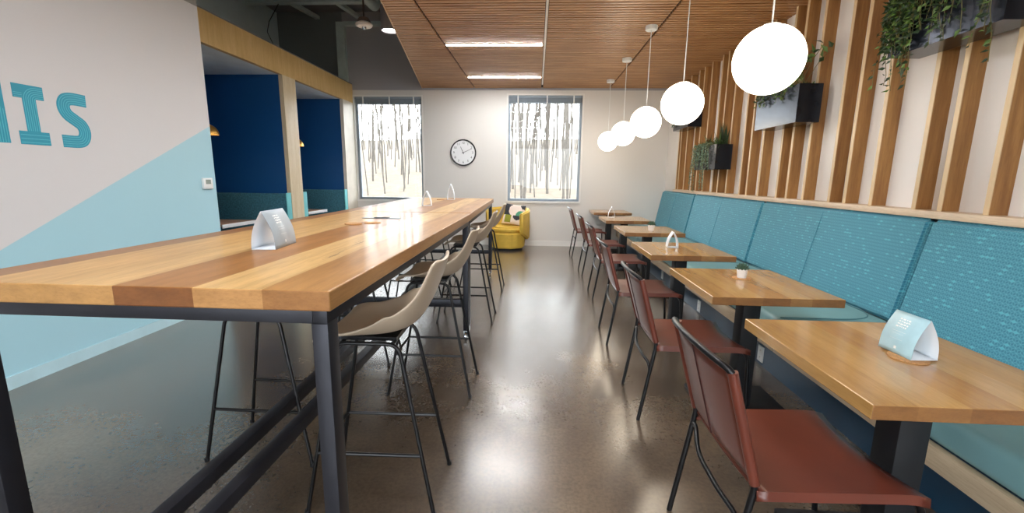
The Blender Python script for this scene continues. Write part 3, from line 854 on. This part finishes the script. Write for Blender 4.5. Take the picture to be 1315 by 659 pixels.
def outlet(y, z, wide, lab):
    t = thing('power_outlet', lab, 'outlet', (1.702, y, z), 0, 'white outlets on the bench base')
    hw, hh = (0.06, 0.036) if wide else (0.04, 0.06)
    b = BM(); box(b, -0.006, 0, -hw, hw, -hh, hh, 0.002); build('cover_plate', b, M['plastic'], t)
    for s_ in (-1, 1):
        cy, cz = (s_ * 0.026, 0) if wide else (0, s_ * 0.026)
        b = BM(); box(b, -0.0075, -0.006, cy - 0.014, cy + 0.014, cz - 0.014, cz + 0.014, 0.0005); r = build('receptacle', b, M['white_trim'], t)
        b = BM()
        for q in (-0.005, 0.005): box(b, -0.0082, -0.0075, cy + q - 0.0012, cy + q + 0.0012, cz - 0.003, cz + 0.006)
        build('slots', b, M['outlet_dark'], r, smooth=False)
outlet(1.865, 0.105, True, 'wide white outlet on the bench base under the nearest small table')
outlet(3.19, 0.085, False, 'white outlet on the bench base between the second and third small tables from the camera')
outlet(4.455, 0.075, False, 'white outlet on the bench base beside the third small table')
outlet(5.80, 0.11, False, 'white outlet on the bench base beside the fourth small table')

# ================================================================== CAFE TABLES
ty = [1.175, 2.30, 3.57, 5.06, 6.48, 7.95]
ordn = ['nearest small wooden table, with a pale blue tent card on a cork coaster', 'second small wooden table from the camera, with a succulent on a coaster',
        'third small wooden table from the camera, with a white tent card', 'fourth small wooden table from the camera, with a small potted succulent',
        'fifth small wooden table from the camera, with a white tent card', 'farthest small wooden table, empty, by the far wall']
t = thing('cafe_table', ordn[0], 'table', (1.285, ty[0] + 0.38, 0), 0, 'small tables along the bench')
b = BM(); ends(box(b, -0.34, 0.34, -0.38, 0.38, 0.705, 0.75)); soften(build('tabletop', b, [M['cafe_top'], M['cafe_end']], t, smooth=False), 0.003)
b = BM(); box(b, -0.25, 0.25, -0.25, 0.17, 0.69, 0.705); build('mounting_plate', b, M['black'], t, smooth=False)
b = BM(); box(b, -0.075, 0.025, -0.17, -0.07, 0.022, 0.69, 0.004); build('pedestal', b, M['black'], t)
b = BM(); box(b, -0.27, 0.22, -0.37, 0.11, 0.0, 0.022, 0.004); build('base_plate', b, M['black'], t)
index_kids()
tabs = [t]
for y, lab in zip(ty[1:], ordn[1:]):
    c = dup(t); c.location = (1.285, y + 0.38, 0); c['label'] = lab; tabs.append(c)
tabs[5].location = (1.385, 8.36, 0); tabs[4].location.x = 1.37; tabs[3].location.x = 1.37

# ================================================================== LEATHER CHAIRS
def make_chair():
    t = thing('leather_chair', '', 'chair', (0, 0, 0), 0, 'brown leather chairs at the small tables')
    hw = 0.225; r = 0.0105
    # seat sling: rear x -0.25 .. front 0.235
    b = BM(); nx, ny = 14, 10; g = []
    for i in range(nx + 1):
        row = []
        u = i / nx; x = -0.262 + 0.505 * u
        for j in range(ny + 1):
            v = -1 + 2 * j / ny
            z = 0.452 - 0.018 * (1 - v * v) * (0.5 + 0.5 * math.sin(PI * min(1, u + .1))) + 0.004 * u
            xx = x - (0.03 * (1 - v * v) if i == nx else 0.03 * (1 - v * v) * max(0, u - 0.6) / 0.4)
            if u > 0.86: z -= 0.012 * ((u - 0.86) / 0.14) ** 2
            row.append(b.verts.new((xx, v * (hw + 0.012), z)))
        g.append(row)
    for i in range(nx):
        for j in range(ny): b.faces.new((g[i][j], g[i + 1][j], g[i + 1][j + 1], g[i][j + 1]))
    for j_ in (0, ny):   # wrap under the side rails
        e = [g[i][j_] for i in range(nx + 1)]
        lo = [b.verts.new((v.co.x, v.co.y + (0.004 if j_ else -0.004), v.co.z - 0.026)) for v in e]
        lo2 = [b.verts.new((v.co.x, v.co.y - (0.03 if j_ else -0.03), v.co.z - 0.03)) for v in e]
        for i in range(nx):
            b.faces.new((e[i], e[i + 1], lo[i + 1], lo[i])); b.faces.new((lo[i], lo[i + 1], lo2[i + 1], lo2[i]))
    o = build('seat', b, M['leather'], t, angle=70); m = o.modifiers.new('thick', 'SOLIDIFY'); m.thickness = 0.005; m.offset = 0
    # back sling between posts
    def post(z): return -0.262 - 0.105 * (z - 0.46) / 0.37
    b = BM(); nz = 10; g = []
    for i in range(nz + 1):
        z = 0.475 + 0.345 * i / nz; row = []
        for j in range(ny + 1):
            v = -1 + 2 * j / ny
            zz = z + (0.02 * (1 - v * v) if i == 0 else 0)
            row.append(b.verts.new((post(z) - 0.024 * (1 - v * v), v * (hw + 0.004), zz)))
        g.append(row)
    for i in range(nz):
        for j in range(ny): b.faces.new((g[i][j], g[i + 1][j], g[i + 1][j + 1], g[i][j + 1]))
    bk = build('backrest', b, M['leather'], t, angle=70); m = bk.modifiers.new('thick', 'SOLIDIFY'); m.thickness = 0.007; m.offset = 0
    for s_ in (-1, 1):
        b = BM(); tube(b, [(post(0.47), s_ * hw, 0.47), (post(0.822), s_ * hw, 0.822)], 0.0155, 12); build('sleeve', b, M['leather'], bk)
    b = BM(); tube(b, [(post(z) - 0.0285, 0, z) for z in (0.495, 0.6, 0.7, 0.818)], 0.0028, 6); build('seam', b, M['stitch'], bk)
    # steel frame
    for s_ in (-1, 1):
        y = s_ * hw
        b = BM(); tube(b, bend([(-0.335, y, 0.0), (-0.262, y, 0.455), (post(0.82), y, 0.82)], 0.02), r, 10); build('leg', b, M['black_metal'], t)
        b = BM(); tube(b, bend([(-0.262, y, 0.438), (0.235, y, 0.438), (0.262, y, 0.0)], 0.07, 8), r, 10); build('leg', b, M['black_metal'], t)
    b = BM(); n = 16
    tube(b, [(post(0.825) - 0.045 * math.sin(PI * k / n), hw * math.cos(PI * k / n), 0.818 + 0.03 * math.sin(PI * k / n) ** 0.6) for k in range(n + 1)], r, 10); build('top_rail', b, M['black_metal'], t)
    b = BM(); tube(b, bend([(-0.27, hw, 0.40), (-0.275, hw - 0.04, 0.41), (-0.30, 0.09, 0.355), (-0.30, -0.09, 0.34), (-0.285, -hw + 0.04, 0.33), (-0.288, -hw, 0.28)], 0.06, 6), 0.0085, 10); build('stretcher', b, M['black_metal'], t)
    b = BM(); tube(b, [(0.2, -hw, 0.425), (0.2, hw, 0.425)], 0.008, 8); build('stretcher', b, M['black_metal'], t)
    return t
chair = make_chair(); index_kids()
cl = ['brown leather chair at the nearest small table, largest in the row', 'brown leather chair at the second small table from the camera',
      'brown leather chair at the third small table from the camera', 'brown leather chair at the fourth small table from the camera',
      'brown leather chair at the fifth small table from the camera', 'brown leather chair at the farthest small table']
for i, (x, y, rz) in enumerate(((0.925, 1.435, 0.03), (0.945, 2.57, 0.0), (0.945, 3.71, 0.0), (1.0, 5.09, 0.0), (1.0, 6.32, 0.02), (0.975, 7.80, 0.02))):
    o = chair if i == 0 else dup(chair)
    o.location = (x, y, 0); o.rotation_euler = (0, 0, rz); o['label'] = cl[i]

# ================================================================== BAR TABLES
def bar_table(label, loc, rz):
    t = thing('bar_table', label, 'table', loc, rz, 'long wooden bar tables')
    hx, hy = 0.553, 1.25
    b = BM(); ends(box(b, -hx, hx, -hy, hy, 1.012, 1.067)); o = build('tabletop', b, [M['bar_top'], M['bar_end']], t, smooth=False); soften(o, 0.004)
    ax = hx - 0.018; ay = hy - 0.018
    b = BM()
    for s_ in (-1, 1):
        box(b, min(s_ * ax, s_ * (ax - 0.04)), max(s_ * ax, s_ * (ax - 0.04)), -ay, ay, 0.972, 1.0115, 0.002)
        box(b, -ax + 0.04, ax - 0.04, min(s_ * ay, s_ * (ay - 0.04)), max(s_ * ay, s_ * (ay - 0.04)), 0.972, 1.0115, 0.002)
    for y in (-0.4, 0.4): box(b, -ax + 0.04, ax - 0.04, y - 0.02, y + 0.02, 0.972, 1.0115)
    build('apron', b, M['steel'], t)
    for sx_ in (-1, 1):
        for sy_ in (-1, 1):
            b = BM(); x0, x1 = sorted((sx_ * ax, sx_ * (ax - 0.045))); y0, y1 = sorted((sy_ * ay, sy_ * (ay - 0.06)))
            box(b, x0, x1, y0, y1, 0.085, 0.972, 0.003); lg = build('leg', b, M['steel'], t)
            cx, cy = (x0 + x1) / 2, (y0 + y1) / 2
            b = BM()
            pr = [(0.0, -0.012), (0.03, -0.012), (0.035, -0.008), (0.035, 0.008), (0.03, 0.012), (0.0, 0.012)]
            lathe(b, pr, 20)
            bmesh.ops.rotate(b, verts=b.verts, matrix=Matrix.Rotation(PI / 2, 3, 'Y')); bmesh.ops.translate(b, verts=b.verts, vec=(cx, cy - 0.012, 0.0355))
            box(b, cx - 0.019, cx - 0.015, cy - 0.03, cy + 0.015, 0.03, 0.08, 0.001); box(b, cx + 0.015, cx + 0.019, cy - 0.03, cy + 0.015, 0.03, 0.08, 0.001); box(b, cx - 0.022, cx + 0.022, cy - 0.025, cy + 0.025, 0.078, 0.085)
            build('caster', b, M['chrome'], lg)
    for sy_ in (-1, 1):
        y0, y1 = sorted((sy_ * (ay - 0.01), sy_ * (ay - 0.05)))
        b = BM(); zz = 0.248 if sy_ < 0 else 0.30; box(b, -ax + 0.045, ax - 0.045, y0, y1, zz, zz + 0.052, 0.003); build('crossbar', b, M['steel'], t)
    for x in (-0.04, 0.10):
        b = BM(); box(b, x - 0.024, x + 0.024, -ay + 0.012, ay - 0.05, 0.3005, 0.351, 0.003); build('foot_rail', b, M['steel'], t)
    return t
bar_table('long wooden bar table nearest the camera, with steel legs', (-1.077, 2.31, 0), 0)
ca = math.radians(1.3)
bar_table('long wooden bar table farther from the camera, near the armchair', (-1.083 - 1.255 * math.sin(ca), 3.572 + 1.255 * math.cos(ca), 0), ca)

# ================================================================== STOOLS
def make_stool():
    t = thing('bar_stool', '', 'stool', (0, 0, 0), 0, 'beige shell bar stools at the long tables')
    prof = catmull([(0.168, 0.737), (0.155, 0.758), (0.11, 0.763), (0.03, 0.749), (-0.08, 0.75), (-0.165, 0.783), (-0.215, 0.85), (-0.25, 0.93), (-0.283, 1.025), (-0.289, 1.04)], 4)
    n = len(prof); m = 14; b = BM(); g = []
    for i, p in enumerate(prof):
        u = i / (n - 1)
        tn = (prof[min(i + 1, n - 1)] - prof[max(i - 1, 0)]).normalized(); nrm = Vector((tn.y, -tn.x))   # towards the sitter
        if nrm.y < 0 and u < 0.5: nrm = -nrm
        if u >= 0.5 and nrm.x < 0: nrm = -nrm
        w = 0.215 * (1 - 0.12 * max(0, 0.18 - u) / 0.18) if u < 0.55 else 0.215 - 0.075 * ((u - 0.55) / 0.45) ** 1.6
        if u > 0.93: w -= 0.03 * (u - 0.93) / 0.07
        lift = 0.012 + 0.085 * math.exp(-((u - 0.52) / 0.2) ** 2) + 0.02 * max(0, u - .6)
        row = []
        for j in range(m + 1):
            v = -1 + 2 * j / m
            e = lift * abs(v) ** 2.6
            row.append(b.verts.new((p.x + nrm.x * e, v * w, p.y + nrm.y * e)))
        g.append(row)
    for i in range(n - 1):
        for j in range(m): b.faces.new((g[i][j], g[i + 1][j], g[i + 1][j + 1], g[i][j + 1]))
    o = build('seat_shell', b, M['shell'], t, angle=180)
    md = o.modifiers.new('thick', 'SOLIDIFY'); md.thickness = 0.012; md.offset = 0
    md = o.modifiers.new('sub', 'SUBSURF'); md.levels = 1; md.render_levels = 1
    r = 0.0085
    tops, feet = {}, {}
    for sx_ in (-1, 1):
        for sy_ in (-1, 1):
            tops[sx_, sy_] = Vector((sx_ * 0.125, sy_ * 0.125, 0.72)); feet[sx_, sy_] = Vector((sx_ * 0.26, sy_ * 0.17, 0.0))
    for k in tops:
        sx_, sy_ = k
        b = BM(); tube(b, bend([(0.0, sy_ * 0.125, 0.72), tops[k], feet[k]], 0.05, 6), r, 10); lg = build('leg', b, M['black_metal'], t)
        b = BM(); lathe(b, [(0, 0), (0.011, 0), (0.011, 0.018), (0, 0.018)], 12, feet[k]); build('foot_cap', b, M['black'], lg)
    z = 0.265; f_ = 1 - z / 0.72
    P = {k: feet[k].lerp(tops[k], z / 0.72) for k in tops}
    for sy_ in (-1, 1):
        b = BM(); tube(b, [P[-1, sy_], P[1, sy_]], 0.0075, 8); build('foot_rung', b, M['black_metal'], t)
    b = BM(); tube(b, [P[1, -1], P[1, 1]], 0.0075, 8); build('foot_rung', b, M['black_metal'], t)
    b = BM()
    for x in (-0.1, 0.1): tube(b, [(x, -0.125, 0.72), (x, 0.125, 0.72)], 0.008, 8)
    box(b, -0.11, 0.11, -0.1, 0.1, 0.724, 0.738); build('seat_mount', b, M['black_metal'], t)
    return t
st = make_stool(); index_kids()
SR = [(-0.645, 1.70, PI + 0.02, 'beige shell bar stool nearest the camera, on the aisle side of the long table'),
      (-0.645, 2.69, PI, 'second beige shell bar stool from the camera on the aisle side'),
      (-0.65, 4.10, PI, 'third beige shell bar stool from the camera on the aisle side'),
      (-0.65, 5.30, PI, 'farthest beige shell bar stool on the aisle side, in front of the armchair'),
      (-1.29, 1.985, 0.0, 'beige shell bar stool nearest the camera on the blue wall side of the long table'),
      (-1.31, 3.1, 0.05, 'second beige shell bar stool from the camera on the wall side of the long table'),
      (-1.31, 4.6, 0.0, 'third beige shell bar stool from the camera on the booth side of the long table'),
      (-1.31, 5.5, 0.0, 'farthest beige shell bar stool on the booth side of the long table')]
for i, (x, y, rz, lab) in enumerate(SR):
    o = st if i == 0 else dup(st)
    o.location = (x, y, 0); o.rotation_euler = (0, 0, rz); o['label'] = lab

# ================================================================== TABLE-TOP ITEMS
def tent_card(label, loc, rz, front, L=0.14, w=0.092, h=0.142, ink='print_white'):
    """axis along local Y, the printed face towards +X"""
    t = thing('tent_card', label, 'tent card', loc, rz, 'tent cards on the tables')
    n = 10
    def arc(s_): return [Vector((s_ * (w / 2 * (1 - (k / n)) + 0.013 * math.sin(PI * k / n)), h * k / n)) for k in range(n + 1)]
    def sheet(name, pts, mat):
        b = BM(); V = [[b.verts.new((p.x, y, p.y)) for p in pts] for y in (-L / 2, L / 2)]
        for k in range(len(pts) - 1): b.faces.new((V[0][k], V[0][k + 1], V[1][k + 1], V[1][k]))
        o = build(name, b, mat, t, angle=60); m = o.modifiers.new('thick', 'SOLIDIFY'); m.thickness = 0.0012; m.offset = 0
        return o
    fp = sheet('printed_panel', arc(1), [front]); sheet('back_panel', arc(-1), [M['paper']])
    sheet('base_panel', [Vector((-w / 2, 0.0008)), Vector((0, 0.0008)), Vector((w / 2, 0.0008))], [M['paper']])
    b = BM()
    def mark(y0, y1, t0_, t1_):
        P = []
        for tt in (t0_, t1_):
            k = tt; x = w / 2 * (1 - k) + 0.013 * math.sin(PI * k) + 0.0014
            P.append((x, h * k))
        v = [b.verts.new((P[0][0], y0, P[0][1])), b.verts.new((P[0][0], y1, P[0][1])), b.verts.new((P[1][0], y1, P[1][1])), b.verts.new((P[1][0], y0, P[1][1]))]
        b.faces.new(v)
    q = random.Random(5)
    for tt in (0.86, 0.8, 0.74, 0.68):
        y = -0.03
        while y < 0.012:
            d = q.uniform(0.004, 0.01); mark(y, y + d, tt - 0.035 * q.uniform(.5, 1), tt); y += d + q.uniform(0.002, 0.004)
    mark(-0.035, 0.02, 0.55, 0.555); mark(-0.03, 0.015, 0.49, 0.494); mark(-0.032, 0.018, 0.36, 0.364)
    mark(-0.006, 0.004, 0.12, 0.19)
    tag(build('print', b, M[ink], fp, smooth=False), 'small pale printed marks')
    return t
def disc(name, label, cat, loc, r, hgt, mat, group):
    b = BM(); lathe(b, [(0, 0), (r, 0), (r, hgt), (0, hgt)], 36)
    o = build(name, b, mat, None); o.location = loc
    return tag(o, label, cat, group)
Z1, ZT = 1.0675, 0.7505
tent_card('grey tent card with pale print nearest the camera on the long table', (-1.078, 1.742, Z1), 0.12, M['print_grey'], 0.19, 0.092, 0.15, 'print_white')
tent_card('thin white tent card on the far long table, nearer the camera of the two', (-1.09, 4.36, Z1), 0.0, M['paper'], 0.06, 0.09, 0.15)
tent_card('thin white tent card on the far long table nearest the far wall', (-1.09, 5.62, Z1), 0.0, M['paper'], 0.06, 0.09, 0.2)
disc('coaster', 'round cork coaster on the nearest small table under the pale blue card', 'coaster', (1.318, 1.528, ZT), 0.058, 0.004, M['cork'], 'cork coasters')
tent_card('pale blue printed tent card on the nearest small table', (1.342, 1.565, ZT + 0.0045), PI + 0.06, M['print_blue'], 0.135)
disc('coaster', 'round cork coaster under the succulent on the second small table', 'coaster', (1.305, 2.775, ZT), 0.055, 0.003, M['cork'], 'cork coasters')
tent_card('white tent card on the third small table from the camera', (1.245, 4.02, ZT), PI - 0.1, M['paper'], 0.11)
tent_card('white tent card on the fifth small table from the camera', (1.20, 7.05, ZT), PI - 0.1, M['paper'], 0.1, 0.1, 0.17)
def succulent(label, loc, s_):
    t = thing('potted_succulent', label, 'plant', loc, 0, 'potted succulents on the small tables'); t.scale = (s_, s_, s_)
    b = BM(); lathe(b, [(0, 0), (0.026, 0), (0.031, 0.05), (0.031, 0.056), (0.028, 0.056), (0.027, 0.048), (0, 0.048)], 28); build('pot', b, M['pot'], t)
    b = BM(); q = random.Random(2)
    for ring, (n, el, L) in enumerate(((9, 0.25, 0.04), (8, 0.65, 0.04), (6, 1.05, 0.04), (4, 1.35, 0.035))):
        for k in range(n):
            a = 2 * PI * (k + ring * 0.5) / n + q.uniform(-.1, .1); d = Vector((math.cos(a) * math.cos(el), math.sin(a) * math.cos(el), math.sin(el)))
            p0 = Vector((0, 0, 0.047)) + d * 0.004
            tube(b, [p0, p0 + d * L * 0.45, p0 + d * L * 0.85 + Vector((0, 0, 0.004)), p0 + d * L + Vector((0, 0, 0.008))], [0.005, 0.0075, 0.004, 0.0006], 6)
    build('rosette', b, M['succ'], t)
succulent('small dark succulent in a white pot on the second small table', (1.305, 2.775, ZT + 0.0035), 1.0)
succulent('small succulent in a white pot on the fourth small table', (1.385, 5.31, ZT), 1.25)
disc('coaster', 'left of two cork coasters lying side by side on the long table', 'coaster', (-1.105, 2.60, Z1), 0.05, 0.006, M['cork'], 'cork coasters')
disc('coaster', 'right of two cork coasters lying side by side on the long table', 'coaster', (-1.02, 2.69, Z1), 0.05, 0.004, M['cork'], 'cork coasters')
disc('coaster', 'cork coaster on the far long table beside the farthest card', 'coaster', (-1.21, 5.55, Z1), 0.05, 0.006, M['cork'], 'cork coasters')
t = thing('table_grommet', 'thin dark flat power strip set into the long table beyond the coasters', 'power strip', (-1.07, 3.0, Z1))
b = BM(); box(b, -0.13, 0.13, -0.03, 0.03, 0, 0.003, 0.001); build('frame', b, M['alu'], t)
b = BM(); box(b, -0.05, 0.05, -0.022, 0.022, 0.003, 0.006, 0.001); build('socket_block', b, M['black'], t)

# ================================================================== ARMCHAIR
t = thing('barrel_armchair', 'yellow velvet armchair under the window at the far wall', 'armchair', (-0.535, 8.335, 0), -0.12)
def ngon(r, n=8, sq=1.0): return [(r * math.cos(2 * PI * (k + 0.5) / n), r * sq * math.sin(2 * PI * (k + 0.5) / n)) for k in range(n)]
b = BM(); lathe(b, [(0, 0), (0.29, 0), (0.29, 0.045), (0, 0.045)], 40); build('plinth', b, M['black'], t)
def softprism(name, poly, z0, z1, mat, par, bev=0.03, top_scale=1.0):
    b = BM(); A_ = [b.verts.new((x, y, z0)) for x, y in poly]; B_ = [b.verts.new((x * top_scale, y * top_scale, z1)) for x, y in poly]
    n = len(poly); b.faces.new(A_[::-1]); b.faces.new(B_)
    for i in range(n): b.faces.new((A_[i], A_[(i + 1) % n], B_[(i + 1) % n], B_[i]))
    bmesh.ops.bevel(b, geom=list(b.edges), offset=bev, segments=3, affect='EDGES')
    return build(name, b, mat, par, angle=50)
softprism('base', ngon(0.345), 0.046, 0.335, M['yellow'], t, 0.02, 1.07)
softprism('seat_cushion', ngon(0.345), 0.336, 0.445, M['yellow'], t, 0.035)
out = [(0.33, -0.28), (0.425, -0.02), (0.40, 0.2), (0.22, 0.37), (-0.22, 0.37), (-0.40, 0.2), (-0.425, -0.02), (-0.33, -0.28)]
inn = [(0.26, -0.25), (0.335, -0.02), (0.315, 0.16), (0.18, 0.275), (-0.18, 0.275), (-0.315, 0.16), (-0.335, -0.02), (-0.26, -0.25)]
ztop = [0.70, 0.745, 0.775, 0.785, 0.785, 0.775, 0.745, 0.70]; zbot = [0.335, 0.2, 0.2, 0.22, 0.22, 0.2, 0.2, 0.335]
b = BM()
R_ = [[b.verts.new((x, y, z)) for (x, y), z in zip(pl, zz)] for pl, zz in ((out, zbot), (out, ztop), (inn, ztop), (inn, zbot))]
for k in range(7):
    for a in range(4): b.faces.new((R_[a][k], R_[a][k + 1], R_[(a + 1) % 4][k + 1], R_[(a + 1) % 4][k]))
for k in (0, 7): b.faces.new([R_[a][k] for a in range(4)])
bmesh.ops.recalc_face_normals(b, faces=b.faces)
bmesh.ops.bevel(b, geom=list(b.edges), offset=0.022, segments=3, affect='EDGES')
build('wraparound_back', b, M['yellow'], t, angle=50)

cm = [plain('cushion_blush', '#e6d6cb', 0.8), plain('cushion_black', '#2c2f36', 0.8), plain('cushion_green', '#4f9a7c', 0.8), plain('cushion_olive', '#8d8f2c', 0.8)]
b = BM(); n = 36; hs = 0.205; G = {}
for sd in (1, -1):
    for i in range(n + 1):
        for j in range(n + 1):
            u, v = -1 + 2 * i / n, -1 + 2 * j / n
            th = 0.065 * (max(0, (1 - u ** 4)) * max(0, (1 - v ** 4))) ** 0.5
            pin = 1 - 0.05 * (1 - abs(u) ** 2) * (abs(v) ** 2); pin2 = 1 - 0.05 * (1 - abs(v) ** 2) * (abs(u) ** 2)
            if (i in (0, n) or j in (0, n)) and sd == -1: G[sd, i, j] = G[1, i, j]; continue
            G[sd, i, j] = b.verts.new((u * hs * pin2, sd * -th, v * hs * pin))
def pat(u, v):
    if v < -0.18:
        if u < -0.02: return 3 if -0.72 < u < -0.12 and v > -0.9 else 0
        if (u - 0.45) ** 2 + (v + 0.18) ** 2 < 0.42 ** 2: return 1
        return 0
    if (u - 0.75) ** 2 + (v + 0.15) ** 2 < 0.5 ** 2: return 2
    if (u - 0.15) ** 2 + (v - 0.35) ** 2 < 0.62 ** 2: return 0
    if u < -0.2: return 1
    return 1 if u > 0.55 and v > 0.55 else 0
for sd in (1, -1):
    for i in range(n):
        for j in range(n):
            f = b.faces.new((G[sd, i, j], G[sd, i + 1, j], G[sd, i + 1, j + 1], G[sd, i, j + 1]))
            f.material_index = pat(-1 + 2 * (i + .5) / n, -1 + 2 * (j + .5) / n)
o = build('throw_cushion', b, cm, None, angle=180)
o.location = (-0.42, 8.40, 0.655); o.rotation_euler = (math.radians(-24), math.radians(6), -0.25)
tag(o, 'square cushion with black, blush, green and olive shapes on the yellow armchair', 'cushion')

# ================================================================== LIGHT
w = bpy.data.worlds.new('sky'); sc.world = w; w.use_nodes = True
nt = w.node_tree; bg = nt.nodes['Background']
tc = nt.nodes.new('ShaderNodeTexCoord'); sp_ = nt.nodes.new('ShaderNodeSeparateXYZ'); rp = nt.nodes.new('ShaderNodeValToRGB')
# overcast sky, set stronger beyond the far windows than behind the camera
nt.links.new(tc.outputs['Generated'], sp_.inputs[0]); nt.links.new(sp_.outputs['Y'], rp.inputs[0])
mr = nt.nodes.new('ShaderNodeMapRange'); nt.links.new(sp_.outputs['Y'], mr.inputs[0])
for k, v in enumerate((-0.6, 0.6, 3.6, 7.0), 1): mr.inputs[k].default_value = v
nt.links.new(mr.outputs[0], bg.inputs['Strength'])
bg.inputs[0].default_value = (0.93, 0.965, 1.0, 1)
nt.nodes.remove(rp)

vs_ = sc.view_settings
vs_.view_transform = 'Standard'; vs_.look = 'None'; vs_.exposure = 1.22; vs_.gamma = 1.0; vs_.use_curve_mapping = False
try: sc.cycles.use_denoising = True
except Exception: pass
sc.cycles.max_bounces = 12; sc.cycles.diffuse_bounces = 8; sc.cycles.glossy_bounces = 6; sc.cycles.transparent_max_bounces = 16
sc.cycles.sample_clamp_indirect = 8.0
